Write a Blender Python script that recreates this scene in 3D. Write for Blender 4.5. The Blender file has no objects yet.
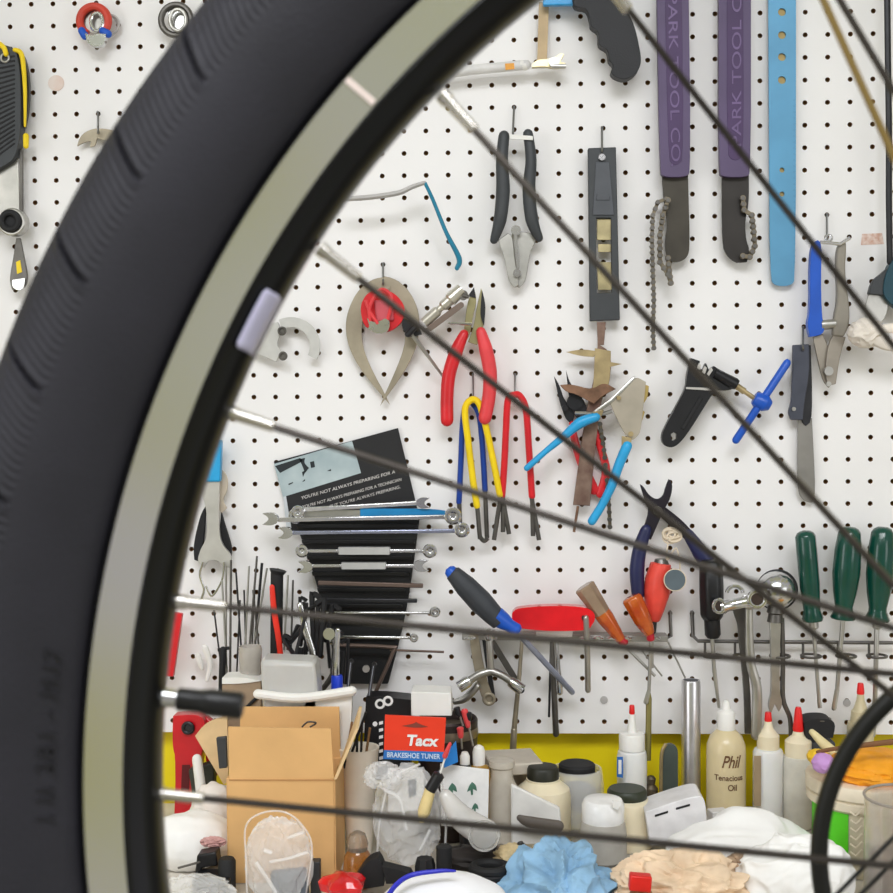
import bpy, bmesh, math, random
from mathutils import Vector, Matrix, Euler, noise
from mathutils.geometry import tessellate_polygon
random.seed(7)
S = bpy.context.scene
COL = S.collection
PI = math.pi
F = 1300.0                                   # focal length in pixels of an 893 px frame
BZ = 0.90                                    # bench top height
CAM = Vector((-0.0717, -1.5078, BZ + 0.488))
# ------------------------------------------------------------------ camera
cd = bpy.data.cameras.new('camera')
cd.sensor_width = 36; cd.lens = F / 893 * 36
cd.clip_start = 0.01
cd.dof.use_dof = True; cd.dof.focus_distance = 1.47; cd.dof.aperture_fstop = 23
cam = bpy.data.objects.new('camera', cd); COL.objects.link(cam)
ROT = Euler((math.radians(87.672), math.radians(0.403), math.radians(2.242)), 'XYZ')
cam.location = CAM; cam.rotation_euler = ROT
S.camera = cam
MC = ROT.to_matrix()
# ------------------------------------------------------------------ world, lights, exposure
W = bpy.data.worlds.new('world'); S.world = W; W.use_nodes = True
wn = W.node_tree; wn.nodes.clear()
o_ = wn.nodes.new('ShaderNodeOutputWorld'); b_ = wn.nodes.new('ShaderNodeBackground')
tc = wn.nodes.new('ShaderNodeTexCoord'); nz = wn.nodes.new('ShaderNodeTexNoise'); cr = wn.nodes.new('ShaderNodeValToRGB')
nz.noise_dimensions = '4D'; nz.inputs['W'].default_value = 3.3; nz.inputs['Scale'].default_value = 7; nz.inputs['Detail'].default_value = 1  # colour patches added to the surroundings to vary the brake track's reflections
cr.color_ramp.elements[0].position = .40; cr.color_ramp.elements[0].color = (.62, .58, .08, 1)
cr.color_ramp.elements[1].position = .62; cr.color_ramp.elements[1].color = (.70, .70, 1.0, 1)
e_ = cr.color_ramp.elements.new(.46); e_.color = (.58, .70, .55, 1)
e_ = cr.color_ramp.elements.new(.51); e_.color = (.84, .84, .84, 1)
e_ = cr.color_ramp.elements.new(.56); e_.color = (.92, .76, .70, 1)
wn.links.new(tc.outputs['Generated'], nz.inputs['Vector']); wn.links.new(nz.outputs[0], cr.inputs[0])
wn.links.new(cr.outputs[0], b_.inputs[0]); wn.links.new(b_.outputs[0], o_.inputs[0])
b_.inputs[1].default_value = 0.62
def area(name, loc, target, sx, sy, power, col, spread=180):
    l = bpy.data.lights.new(name, 'AREA'); l.shape = 'RECTANGLE'; l.size = sx; l.size_y = sy; l.energy = power; l.color = col; l.spread = math.radians(spread)
    o = bpy.data.objects.new(name, l); COL.objects.link(o); o.location = loc
    o.rotation_euler = (Vector(target) - Vector(loc)).to_track_quat('-Z', 'Y').to_euler(); return o
area('ceiling_lamp', (-0.12, -1.75, 2.45), (-0.10, 0, .84), 1.5, .5, 8.2, (.94, .965, 1), 88)
area('fill_right', (1.6, -2.1, 1.45), (.05, 0, .8), 1.1, 1.0, 10, (.93, .95, 1))  # unseen fill added at front right to lift lower board and bench
area('fill_left', (-1.7, -1.9, 1.45), (-.1, 0, .8), .9, 1.1, 11, (.94, .95, 1))  # added soft fill from front left, brightens bench and low wall
S.view_settings.view_transform = 'Standard'; S.view_settings.look = 'None'
S.view_settings.gamma = 1; S.view_settings.use_curve_mapping = False
S.view_settings.exposure = -0.12
# ------------------------------------------------------------------ coordinate helpers
def ray(px, py):
    return MC @ Vector(((px - 446.5) / F, -(py - 446.5) / F, -1))
def P(px, py, y=-.01):
    "point of the plane Y=y (distance in front of the pegboard)"
    d = ray(px, py); return CAM + d * ((y - CAM.y) / d.y)
def m(px, y=-.01):
    return px * (y - CAM.y) / F
def zat(py, y, px=446): return P(px, py, y).z
# ------------------------------------------------------------------ materials
MATS = {}
def lin(h):
    h = h.lstrip('#'); v = [int(h[i:i+2], 16) / 255 for i in (0, 2, 4)]
    return tuple(x / 12.92 if x <= .04045 else ((x + .055) / 1.055) ** 2.4 for x in v)
def M(key, hexc, rough=.5, metal=0., bump=0., bs=300, var=.12, vs=40, trans=0., sss=0., coat=0., alpha=1., dirt=None, ior=1.45):
    if key in MATS: return MATS[key]
    mt = bpy.data.materials.new(key); mt.use_nodes = True; nt = mt.node_tree; b = nt.nodes['Principled BSDF']
    c = lin(hexc)
    tx = nt.nodes.new('ShaderNodeTexCoord'); n = nt.nodes.new('ShaderNodeTexNoise'); n.inputs['Scale'].default_value = vs; n.inputs['Detail'].default_value = 4
    r = nt.nodes.new('ShaderNodeValToRGB'); r.color_ramp.elements[0].position = .35; r.color_ramp.elements[1].position = .65
    d = lin(dirt) if dirt else tuple(x * (1 - var) for x in c)
    r.color_ramp.elements[0].color = (*d, 1); r.color_ramp.elements[1].color = (*[min(1, x * (1 + (0 if dirt else var * .5))) for x in c], 1)
    nt.links.new(tx.outputs['Object'], n.inputs['Vector']); nt.links.new(n.outputs[0], r.inputs[0]); nt.links.new(r.outputs[0], b.inputs['Base Color'])
    b.inputs['Roughness'].default_value = rough; b.inputs['Metallic'].default_value = metal; b.inputs['IOR'].default_value = ior
    b.inputs['Transmission Weight'].default_value = trans; b.inputs['Coat Weight'].default_value = coat; b.inputs['Alpha'].default_value = alpha
    if sss:
        b.inputs['Subsurface Weight'].default_value = sss; b.inputs['Subsurface Radius'].default_value = (.01, .008, .006); b.inputs['Subsurface Scale'].default_value = .5
    if bump:
        n2 = nt.nodes.new('ShaderNodeTexNoise'); n2.inputs['Scale'].default_value = bs; n2.inputs['Detail'].default_value = 3
        bp = nt.nodes.new('ShaderNodeBump'); bp.inputs['Strength'].default_value = bump; bp.inputs['Distance'].default_value = .001
        nt.links.new(tx.outputs['Object'], n2.inputs['Vector']); nt.links.new(n2.outputs[0], bp.inputs['Height']); nt.links.new(bp.outputs[0], b.inputs['Normal'])
    MATS[key] = mt; return mt
chrome = M('chrome', '#d8d8d8', .18, 1, var=.08)
steel = M('brushed_steel', '#b9b7b2', .34, 1, bump=.1, var=.15)
dsteel = M('dark_steel', '#6d6a66', .4, .9, bump=.1, var=.25)
tansteel = M('tarnished_steel', '#a79d8a', .42, .75, var=.22, vs=25, bump=.1)
brass = M('brass_steel', '#b5a27a', .4, .8, var=.3)
rusty = M('rusty_steel', '#84644f', .6, .6, var=.4, vs=60, bump=.3)
black = M('black_plastic', '#17171a', .38, var=.2, bump=.1)
blackm = M('black_matte', '#1b1b1d', .7, var=.2, bump=.2)
gunmetal = M('gunmetal', '#3a3a3d', .35, .7, var=.2)
white = M('white_plastic', '#e9e7e2', .4, var=.04, sss=.1)
red = M('red_plastic', '#d3222a', .35, var=.12, bump=.1)
redl = M('light_red_rubber', '#df4146', .42, var=.12, bump=.15)
blue = M('blue_plastic', '#1a55bd', .35, var=.1)
skyb = M('sky_blue_grip', '#2ba0d8', .35, var=.1, bump=.1)
navy = M('navy_grip', '#22264f', .4, var=.15, bump=.1)
green = M('green_handle', '#0b4438', .22, coat=.3, var=.15)
yellow = M('yellow_vinyl', '#efcf13', .4, var=.08)
cream = M('cream_plastic', '#e8dcbf', .45, sss=.2, var=.05)
gray = M('grey_plastic', '#3a3d40', .5, var=.12, bump=.1)
lgray = M('light_grey', '#b8b5b3', .5, var=.1)
hookm = M('hook_wire', '#8a8a88', .3, .9)
card = M('cardboard', '#d8ab72', .85, var=.08, vs=18, bump=.1)
cardedge = M('cardboard_pale', '#dcbd8f', .85, var=.1)
clearp = M('clear_plastic', '#f1f1f0', .12, trans=.2, alpha=.4, var=.02)
frost = M('frosted_plastic', '#dfdeda', .35, trans=.35, sss=.15, var=.05)
bagm = M('clear_bag_film', '#f8f8f8', .1, trans=.0, alpha=.30, var=.03, bump=1.0, bs=45)
# ------------------------------------------------------------------ shapes: (verts, faces) in world space
def soften(L, it=2):
    "cut shallow corners of an outline twice, keep the sharp ones"
    if len(L) > 40 or len(L) < 5: return L
    for _ in range(it):
        n = len(L); out = []
        for i in range(n):
            a, b, c = L[i - 1], L[i], L[(i + 1) % n]
            v1 = (b[0] - a[0], b[1] - a[1]); v2 = (c[0] - b[0], c[1] - b[1]); l1 = math.hypot(*v1); l2 = math.hypot(*v2)
            if l1 < .6 or l2 < .6: out.append(b); continue
            t = abs(math.atan2(v1[0] * v2[1] - v1[1] * v2[0], v1[0] * v2[0] + v1[1] * v2[1]))
            if .05 < t < 1.15:
                k = .25; out.append((b[0] - v1[0] * k, b[1] - v1[1] * k)); out.append((b[0] + v2[0] * k, b[1] + v2[1] * k))
            else: out.append(b)
        L = out
    return L
def poly(pts, y=-.01, th=.003, holes=()):
    "outline in the wall's plane, th metres thick, front face at y"
    pts = soften(pts)
    loops = [[P(a, b, y) for a, b in L] for L in (pts, *holes)]
    v = []; f = []
    flat = [p for L in loops for p in L]; n = len(flat)
    v = [tuple(p) for p in flat] + [(p.x, p.y + th, p.z) for p in flat]
    t2 = tessellate_polygon([[Vector((p.x, p.z, 0)) for p in L] for L in loops])
    for t in t2: f.append(tuple(t)); f.append(tuple(i + n for i in reversed(t)))
    s = 0
    for L in loops:
        k = len(L)
        for i in range(k): f.append((s + i, s + (i + 1) % k, n + s + (i + 1) % k, n + s + i))
        s += k
    return v, f
def smooth_path(pts, rad, n=6):
    q = []; r = []
    k = len(pts)
    for i in range(k - 1):
        p0 = pts[max(i - 1, 0)]; p1 = pts[i]; p2 = pts[i + 1]; p3 = pts[min(i + 2, k - 1)]
        for j in range(n):
            t = j / n
            q.append(.5 * ((2 * p1) + (p2 - p0) * t + (2 * p0 - 5 * p1 + 4 * p2 - p3) * t * t + (3 * p1 - p0 - 3 * p2 + p3) * t ** 3))
            r.append(rad[i] * (1 - t) + rad[i + 1] * t)
    q.append(pts[-1]); r.append(rad[-1]); return q, r
def sweep(pts, rad, seg=10, flat=1., closed=False, flutes=0, fa=0., flat_axis=None):
    "3D swept tube; flat squeezes it along the wall normal"
    v = []; f = []; n = len(pts)
    prev = None
    for i in range(n):
        a = pts[(i - 1) % n] if (i or closed) else pts[0]; b = pts[(i + 1) % n] if (i < n - 1 or closed) else pts[-1]
        t = (b - a)
        if t.length < 1e-9: t = Vector((0, 0, 1))
        t.normalize()
        if prev is None:
            ref = Vector((0, 1, 0)) if abs(t.y) < .9 else Vector((1, 0, 0))
            u = t.cross(ref).normalized()
        else: u = (prev - t * prev.dot(t)).normalized()
        w = t.cross(u); prev = u
        for k in range(seg):
            an = 2 * PI * k / seg; rr = rad[i] * (1 + fa * math.cos(flutes * an)) if flutes else rad[i]
            v.append(tuple(pts[i] + u * (math.cos(an) * rr) + w * (math.sin(an) * rr * flat)))
    m_ = n if closed else n - 1
    for i in range(m_):
        for k in range(seg):
            j = (i + 1) % n
            f.append((i * seg + k, i * seg + (k + 1) % seg, j * seg + (k + 1) % seg, j * seg + k))
    if not closed:
        f.append(tuple(range(seg - 1, -1, -1))); f.append(tuple((n - 1) * seg + k for k in range(seg)))
    return v, f
def tube(pp, rpx, y=-.012, sm=True, seg=10, flat=1., n=6, rnd=True):
    "pp: (px,py) or (px,py,y); rpx: radius in pixels, number or list"
    q = [P(p[0], p[1], p[2] if len(p) > 2 else y) for p in pp]
    if not isinstance(rpx, (list, tuple)): rpx = [rpx] * len(pp)
    r = [m(a, p[2] if len(p) > 2 else y) for a, p in zip(rpx, pp)]
    if sm and len(q) > 2: q, r = smooth_path(q, r, n)
    if rpx and max(rpx) >= 2.6 and rnd:
        d0 = (q[0] - q[1]).normalized(); d1 = (q[-1] - q[-2]).normalized(); r0, r1 = r[0], r[-1]
        cs = ((.5, .87), (.85, .53), (1, .12))
        q = [q[0] + d0 * (r0 * a) for a, b in reversed(cs)] + q + [q[-1] + d1 * (r1 * a) for a, b in cs]
        r = [r0 * b for a, b in reversed(cs)] + r + [r1 * b for a, b in cs]
    return sweep(q, r, seg, flat)
def turn(a, b, prof, y=-.02, seg=20, flutes=0, fa=0., flat=1., rounded=False):
    "turned shape from pixel a to pixel b; prof = [(fraction, radius px)]"
    A = P(a[0], a[1], a[2] if len(a) > 2 else y); B = P(b[0], b[1], b[2] if len(b) > 2 else y)
    q = [A.lerp(B, t) for t, _ in prof]; r = [m(x, y) for _, x in prof]
    # constant axis
    t = (B - A).normalized(); ref = Vector((0, 1, 0)) if abs(t.y) < .9 else Vector((1, 0, 0))
    u = t.cross(ref).normalized(); w = t.cross(u); v = []; f = []
    for i in range(len(q)):
        for k in range(seg):
            an = 2 * PI * k / seg; rr = r[i] * (1 + fa * math.cos(flutes * an)) if flutes else r[i]
            v.append(tuple(q[i] + u * math.cos(an) * rr + w * math.sin(an) * rr * flat))
    for i in range(len(q) - 1):
        for k in range(seg): f.append((i * seg + k, i * seg + (k + 1) % seg, (i + 1) * seg + (k + 1) % seg, (i + 1) * seg + k))
    f.append(tuple(range(seg - 1, -1, -1))); f.append(tuple((len(q) - 1) * seg + k for k in range(seg)))
    return v, f
def lathe(cx, y, prof, seg=28, sq=1.):
    "upright turned shape; prof = [(radius px, py or ('z',height))] bottom to top"
    v = []; f = []
    c = P(cx, 700, y)
    n = len(prof)
    for r, h in prof:
        z = h[1] if isinstance(h, tuple) else P(cx, h, y).z
        cxw = P(cx, 446 + (CAM.z - z) * 900, y).x if False else P(cx, 780, y).x
        for k in range(seg):
            a = 2 * PI * k / seg; v.append((cxw + math.cos(a) * m(r, y), y + math.sin(a) * m(r, y) * sq, z))
    for i in range(n - 1):
        for k in range(seg): f.append((i * seg + k, i * seg + (k + 1) % seg, (i + 1) * seg + (k + 1) % seg, (i + 1) * seg + k))
    f.append(tuple(range(seg - 1, -1, -1))); f.append(tuple((n - 1) * seg + k for k in range(seg)))
    return v, f
BOT = ('z', BZ + .001)
def boxw(c, s, rz=0, ry=0, rx=0):
    R_ = Euler((rx, ry, rz)).to_matrix(); c = Vector(c)
    v = [tuple(c + R_ @ Vector((a * s[0] / 2, b * s[1] / 2, d * s[2] / 2))) for a in (-1, 1) for b in (-1, 1) for d in (-1, 1)]
    return v, [(0, 1, 3, 2), (4, 6, 7, 5), (0, 4, 5, 1), (2, 3, 7, 6), (0, 2, 6, 4), (1, 5, 7, 3)]
def ring(cx, cy, r, t, y=-.012, a0=0, a1=360, seg=10, n=36, flat=1., ax=None, sy=1.):
    "ring facing the viewer (in the wall plane); ax='z' lies it flat"
    c = P(cx, cy, y); R_ = m(r, y); full = abs(a1 - a0) >= 360
    k = n if full else n + 1; q = []
    for i in range(k):
        a = math.radians(a0 + (a1 - a0) * i / n)
        q.append(c + (Vector((math.cos(a) * R_, math.sin(a) * R_ * sy, 0)) if ax == 'z' else Vector((math.cos(a) * R_, 0, math.sin(a) * R_ * sy))))
    return sweep(q, [m(t, y)] * k, seg, flat, closed=full)
def disc(cx, cy, r, y=-.012, th=.003, seg=24, hole=0):
    o = [(cx + r * math.cos(2 * PI * k / seg), cy + r * math.sin(2 * PI * k / seg)) for k in range(seg)]
    h = [(cx + hole * math.cos(2 * PI * k / seg), cy + hole * math.sin(2 * PI * k / seg)) for k in range(seg)] if hole else None
    return poly(o, y, th, (h,) if h else ())
def arcpts(cx, cy, r, a0, a1, n=10, sy=1):
    return [(cx + r * math.cos(math.radians(a0 + (a1 - a0) * i / n)), cy - sy * r * math.sin(math.radians(a0 + (a1 - a0) * i / n))) for i in range(n + 1)]
def bar(a, b, w, y=-.01, th=.003, w2=None, rnd=True):
    "straight flat bar between two pixels with rounded ends"
    ang = math.atan2(b[1] - a[1], b[0] - a[0]); w2 = w if w2 is None else w2; o = []
    N = 6
    for i in range(N + 1): t = ang + PI / 2 + PI * i / N; o.append((a[0] + w / 2 * math.cos(t), a[1] + w / 2 * math.sin(t))) if rnd or i in (0, N) else None
    for i in range(N + 1): t = ang - PI / 2 + PI * i / N; o.append((b[0] + w2 / 2 * math.cos(t), b[1] + w2 / 2 * math.sin(t))) if rnd or i in (0, N) else None
    return poly(o, y, th)
def blob(c, s, seed=0, sub=4, amp=.35, freq=2.2, ridge=True, floor=True, squash=None, octv=4):
    "crumpled cloth / film lump"
    bm = bmesh.new(); bmesh.ops.create_icosphere(bm, subdivisions=sub, radius=1); off = Vector((seed * 7.3, seed * 3.1, seed * 5.7)); v = []
    for q in bm.verts:
        d = q.co.normalized(); k = 0; fr = freq; am = amp; d = d + .35 * noise.noise_vector(d * 1.3 + off)
        for _ in range(octv):
            n_ = noise.noise(d * fr + off); n_ = (1 - math.sqrt(n_ * n_ + .006) * 3.0) if ridge else n_; k += n_ * am * .5; fr *= 1.85; am *= .42
        p = q.co.normalized() * (1 + k - amp * .2); w = Vector((p.x * s[0], p.y * s[1], p.z * s[2])) + Vector(c)
        if floor and w.z < BZ + .001: w.z = BZ + .001
        v.append(tuple(w))
    f = [tuple(x.index for x in q.verts) for q in bm.faces]; bm.free(); return v, f
def sheet(corners, y0, nx=26, ny=26, amp=.006, seed=0, freq=30, drape=None, sol=None):
    "crumpled sheet between four world points"
    A, B, C_, D = [Vector(q) for q in corners]; v = []; f = []; off = Vector((seed * 3.3, seed, seed * 2.1)); nrm = (B - A).cross(D - A).normalized()
    for j in range(ny + 1):
        for i in range(nx + 1):
            u = i / nx; w = j / ny; p = (A.lerp(B, u)).lerp(D.lerp(C_, u), w)
            n_ = 1 - abs(noise.noise(p * freq + off)) * 3 + .5 * (1 - abs(noise.noise(p * freq * 2.3 + off)) * 3)
            p = p + nrm * n_ * amp
            if p.z < BZ + .002: p.z = BZ + .002
            v.append(tuple(p))
    for j in range(ny):
        for i in range(nx): a = j * (nx + 1) + i; f.append((a, a + 1, a + nx + 2, a + nx + 1))
    return v, f
def merge(*sh):
    V = []; Fa = []
    for v, f in sh:
        o = len(V); V += v; Fa += [tuple(i + o for i in q) for q in f]
    return V, Fa
# ------------------------------------------------------------------ object builders
def mesh(name, shapes, mat, org, smooth=True, bevel=0., ang=.6):
    v, f = merge(*shapes)
    me = bpy.data.meshes.new(name); me.from_pydata([(a - org[0], b - org[1], c - org[2]) for a, b, c in v], [], f)
    bm = bmesh.new(); bm.from_mesh(me); bmesh.ops.recalc_face_normals(bm, faces=bm.faces); bm.to_mesh(me); bm.free()
    me.materials.append(mat)
    if smooth:
        me.polygons.foreach_set('use_smooth', [True] * len(me.polygons))
        try: me.set_sharp_from_angle(angle=ang)
        except Exception: pass
    o = bpy.data.objects.new(name, me); COL.objects.link(o)
    if bevel:
        b = o.modifiers.new('bevel', 'BEVEL'); b.width = bevel; b.segments = 2; b.limit_method = 'ANGLE'; b.angle_limit = .7
    return o
def thing(name, label, cat, loc, group=None):
    o = bpy.data.objects.new(name, None); COL.objects.link(o); o.location = loc; o.empty_display_size = .02
    o['label'] = label; o['category'] = cat
    if group: o['group'] = group
    return o
def part(par, name, shapes, mat, smooth=True, bevel=0., label=None, sub=None, ang=.6):
    top = par
    org = Vector((0, 0, 0)); q = par
    while q is not None: org += q.location; q = q.parent
    o = mesh(name, shapes if isinstance(shapes, list) else [shapes], mat, org, smooth, bevel, ang); o.parent = par
    if label: o['label'] = label
    return o
def solo(name, label, cat, shapes, mat, group=None, smooth=True, bevel=0., ang=.6):
    sh = shapes if isinstance(shapes, list) else [shapes]
    v, f = merge(*sh); n = len(v); c = (sum(a[0] for a in v) / n, sum(a[1] for a in v) / n, min(a[2] for a in v))
    o = mesh(name, sh, mat, c, smooth, bevel, ang); o.location = c; o['label'] = label; o['category'] = cat
    if group: o['group'] = group
    return o
def structure(name, shapes, mat, smooth=False):
    o = mesh(name, shapes if isinstance(shapes, list) else [shapes], mat, (0, 0, 0), smooth); o['kind'] = 'structure'; return o
def text(par, name, s, px, py, ang, h, y, mat, width=None, ext=.0003, shear=0, bold=0., label=None, frame=None):
    "raised lettering starting at pixel px,py (baseline), ang degrees counter-clockwise"
    cu = bpy.data.curves.new(name, 'FONT'); cu.body = s; cu.size = 1; cu.extrude = .03; cu.shear = shear; cu.offset = bold
    t = bpy.data.objects.new(name, cu); COL.objects.link(t)
    me = bpy.data.meshes.new_from_object(t); bpy.data.objects.remove(t)
    xs = [q.co.x for q in me.vertices]; w0 = max(xs) - min(xs); x0 = min(xs)
    sc = m(h, y) / .7; sx = m(width, y) / w0 if width else sc
    a = math.radians(ang)
    if frame: O, U, V_ = frame
    else: O = P(px, py, y); U = Vector((math.cos(a), 0, math.sin(a))); V_ = Vector((-math.sin(a), 0, math.cos(a)))
    org = Vector((0, 0, 0)); q = par
    while q is not None: org += q.location; q = q.parent
    N_ = U.cross(V_)
    for q in me.vertices: q.co = O + U * ((q.co.x - x0) * sx) + V_ * (q.co.y * sc) + N_ * (q.co.z / .03 * ext) - org
    me.materials.clear(); me.materials.append(mat)
    o = bpy.data.objects.new(name, me); COL.objects.link(o); o.parent = par
    if label: o['label'] = label
    return o
SH = .0254
ZL = -.2515 - .488                        # lattice heights are relative to this
def hook(px, py, label, drop=24, dx=0, y=-.02):
    "pegboard hook: leaves the hole, comes forward, hangs down and curls"
    a = P(px, py, 0); q = [Vector((a.x, .006, a.z)), Vector((a.x, -.002, a.z + .001)), P(px, py + 1, -.006), P(px + dx * .5, py + drop * .5, -.008), P(px + dx, py + drop, -.010), P(px + dx, py + drop + 4, y), P(px + dx, py + drop - 1, y - .003)]
    q, r = smooth_path(q, [m(1.1)] * len(q), 5)
    solo('pegboard_hook', label, 'hook', sweep(q, r, 8), hookm, 'wire hooks in the pegboard')
# ================================================================== SETTING
wallm = M('yellow_green_wall_paint', '#f2dc04', .55, var=.06, vs=6, bump=.1)
structure('wall_back', boxw((0, .055, 1.25), (4.4, .06, 2.5)), wallm)
structure('floor', boxw((0, -1.4, -.03), (4.4, 3.0, .06)), M('grey_floor', '#d2d0ce', .6, var=.15, vs=3, bump=.1))
# pegboard with real holes
def build_pegboard():
    rnd = random.Random(3)
    x0i, x1i = -27, 27; zc = BZ + ZL + .488 + .2515   # lattice anchored to the camera fit
    z_off = CAM.z - (-.25150696)
    top = 14
    bot = -28
    V = []; Fc = []; V2 = []; F2 = []
    R = .0028; n = 10; h = SH / 2
    def zz(j): return z_off + j * SH
    # only rows whose cell bottom lies above the lower edge
    zbot = P(446, 733, 0).z
    j0 = int(math.floor((zbot - z_off) / SH)) + 1
    for j in range(j0, top + 1):
        for i in range(x0i, x1i + 1):
            cx = i * SH; cz = zz(j); s = len(V); lo = zbot if j == j0 else cz - h
            sq = [(cx + h, cz), (cx + h, cz + h), (cx, cz + h), (cx - h, cz + h), (cx - h, cz), (cx - h, lo), (cx, lo), (cx + h, lo)]
            N = 16
            for k in range(N):
                a = 2 * PI * k / N; V.append((cx + R * math.cos(a), 0, cz + R * math.sin(a)))
            for q in sq: V.append((q[0], 0, q[1]))
            for k in range(8):
                a, b, c_ = s + 2 * k, s + 2 * k + 1, s + (2 * k + 2) % N
                o1, o2 = s + N + k, s + N + (k + 1) % 8
                Fc.append((a, o1, b)); Fc.append((b, o1, o2)); Fc.append((b, o2, c_))
            t = len(V2)
            for yy in (0, .0055):
                for k in range(N):
                    a = 2 * PI * k / N; V2.append((cx + R * math.cos(a), yy, cz + R * math.sin(a)))
            for k in range(N): F2.append((t + k, t + (k + 1) % N, t + N + (k + 1) % N, t + N + k))
    x0 = (x0i - .5) * SH; x1 = (x1i + .5) * SH; zt = zz(top) + h
    s = len(V); V += [(x0, 0, zbot), (x1, 0, zbot), (x1, 0, zt), (x0, 0, zt), (x0, .0055, zbot), (x1, .0055, zbot), (x1, .0055, zt), (x0, .0055, zt)]
    Fc += [(s, s + 1, s + 5, s + 4), (s + 2, s + 3, s + 7, s + 6), (s, s + 4, s + 7, s + 3), (s + 1, s + 2, s + 6, s + 5)]
    t = thing('pegboard', 'white painted pegboard panel covering the wall above the bench', 'pegboard', (0, 0, zbot))
    pm = M('pegboard_white_paint', '#edebea', .5, var=.035, vs=7, bump=.08)
    part(t, 'panel', (V, Fc), pm, smooth=False)
    part(t, 'hole_edge', (V2, F2), M('raw_hardboard', '#8a5c34', .9, var=.3), smooth=True, label='brown hardboard rims of the peg holes')
    part(t, 'backing', boxw((0, .0125, (zbot + zt) / 2), (x1 - x0, .012, zt - zbot)), M('dark_backing', '#80603a', .95))
    for (a, b, mt) in ((604, 700, lgray), (847, 703, lgray)):
        part(t, 'screw_head', [disc(a, b, 3.8, -.0012, .0014), bar((a - 2, b - 2), (a + 2, b + 2), .8, -.0016, .0006)], mt, label='round grey screw head')
    part(t, 'hole_plug', disc(56, 83, 8, -.001, .0012), M('plug', '#e0d2ca', .5, dirt='#d8b9ab'), label='pale round sticker over the board')
    part(t, 'rust_stain', poly([(862, 234), (882, 233), (884, 244), (861, 245)], -.0004, .0004), M('stain', '#e6d2c8', .8, dirt='#cfa592', vs=200), label='rust brown smear around a hole')
    return t
build_pegboard()
# bench
structure_bench = thing('workbench', 'pale cluttered workbench top standing against the wall', 'workbench', (0, -.32, 0))
part(structure_bench, 'top', boxw((0, -.315, BZ - .02), (2.6, .67, .04)), M('bench_top', '#d9d3c9', .5, var=.3, vs=12), smooth=False, bevel=.003)
for sx in (-1.2, 1.2):
    for sy in (-.08, -.6): part(structure_bench, 'leg', boxw((sx, sy, (BZ - .04) / 2), (.06, .06, BZ - .04)), dsteel, smooth=False)

# ================================================================== BICYCLE WHEEL (local frame: x right, y up, z towards the camera)
DW = .38; K = F / DW
hub = CAM + MC @ Vector(((1165 - 446.5) / K, -(785 - 446.5) / K, -DW))
wheel = thing('bicycle_wheel', 'large black spoked bicycle wheel close up in front of the bench', 'wheel', hub)
wheel.rotation_euler = ROT
CL = Vector((-(1165 - 446.5) / K, (785 - 446.5) / K, DW))
def wl(px, py, z): return CL + Vector(((px - 446.5) / F * (DW - z), -(py - 446.5) / F * (DW - z), -(DW - z)))
def wmesh(name, vf, mat, par=None, label=None, ang=.6, smooth=True):
    o = mesh(name, [vf], mat, (0, 0, 0), smooth, 0, ang); o.parent = par or wheel
    if label: o['label'] = label
    return o
def revolve(prof, n=360, closed=True, a0=0, a1=360):
    v = []; f = []; k = len(prof); full = a1 - a0 >= 360; nn = n if full else n + 1
    for i in range(nn):
        a = math.radians(a0 + (a1 - a0) * i / n)
        for r, z in prof: v.append((r * math.cos(a), r * math.sin(a), z))
    for i in range(n):
        for j in range(k if closed else k - 1):
            a = i * k + j; b = i * k + (j + 1) % k; c = ((i + 1) % nn) * k + (j + 1) % k; d = ((i + 1) % nn) * k + j
            f.append((a, b, c, d))
    return v, f
ZC = -.012
# tyre with tread blocks on the shoulders and crown
def build_tyre():
    R0 = .3155; Ro = .3658
    secs = [(R0 - .003, .0080), (R0 + .0012, .0080), (R0 + .0024, .0082), (R0 + .0032, .0122), (R0 + .006, .0150), (.3255, .0182), (.3310, .0204), (.3365, .0216), (.3405, .0219)]
    tread = [(.3430, .0221), (.3480, .0218), (.3515, .0208), (.3550, .0192), (.3585, .0165), (.3615, .0128), (.3640, .0080), (.3655, .0035), (Ro, 0)]
    fine = []
    for a, b in zip(tread[:-1], tread[1:]):
        for k in range(4): fine.append((a[0] + (b[0] - a[0]) * k / 4, a[1] + (b[1] - a[1]) * k / 4))
    fine.append(tread[-1])
    half = secs + fine; ns = len(secs); nh = len(half); full = half + [(r, -z) for r, z in half[-2::-1]]
    angs = []; a = 92.
    while a < 222: angs.append(a); a += .05
    while a < 452: angs.append(a); a += .5
    n = len(angs); v = []; f = []; k = len(full); NB = 65
    for an in angs:
        th = an / 360; ca = math.cos(math.radians(an)); sa_ = math.sin(math.radians(an))
        for j, (r, z) in enumerate(full):
            jj = j if j < nh else 2 * nh - 2 - j
            d = 0
            if jj >= ns:
                q = (jj - ns) / 4
                ph = (th * NB + q * .06) % 1
                if ph < .05: d += .0022 * min(1, q / 1.2)
                if .12 < ph < .97 and .4 < q < 6.2:
                    w = (th * NB * 13 + q * .78) % 1
                    d += .0007 * (.5 + .5 * math.cos(2 * PI * w))
                if q < .4: d -= .0003
                if 6.1 < q < 6.6: d += .0012
            rr = r - d * (.8 if jj > ns + 16 else .35); zz = z - math.copysign(d * .9, z) if z else z
            v.append((rr * ca, rr * sa_, ZC + zz))
    for i in range(n):
        for j in range(k - 1):
            a = i * k + j; c = ((i + 1) % n) * k + j; f.append((a, a + 1, c + 1, c))
    return v, f
rub = M('tyre_rubber', '#222129', .66, var=.18, vs=30, bump=.25, bs=900)
tyre = wmesh('tyre', build_tyre(), rub, ang=.9)
rimm = M('rim_black_anodised', '#08080b', .3, .0, coat=.15, var=.1)
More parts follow.
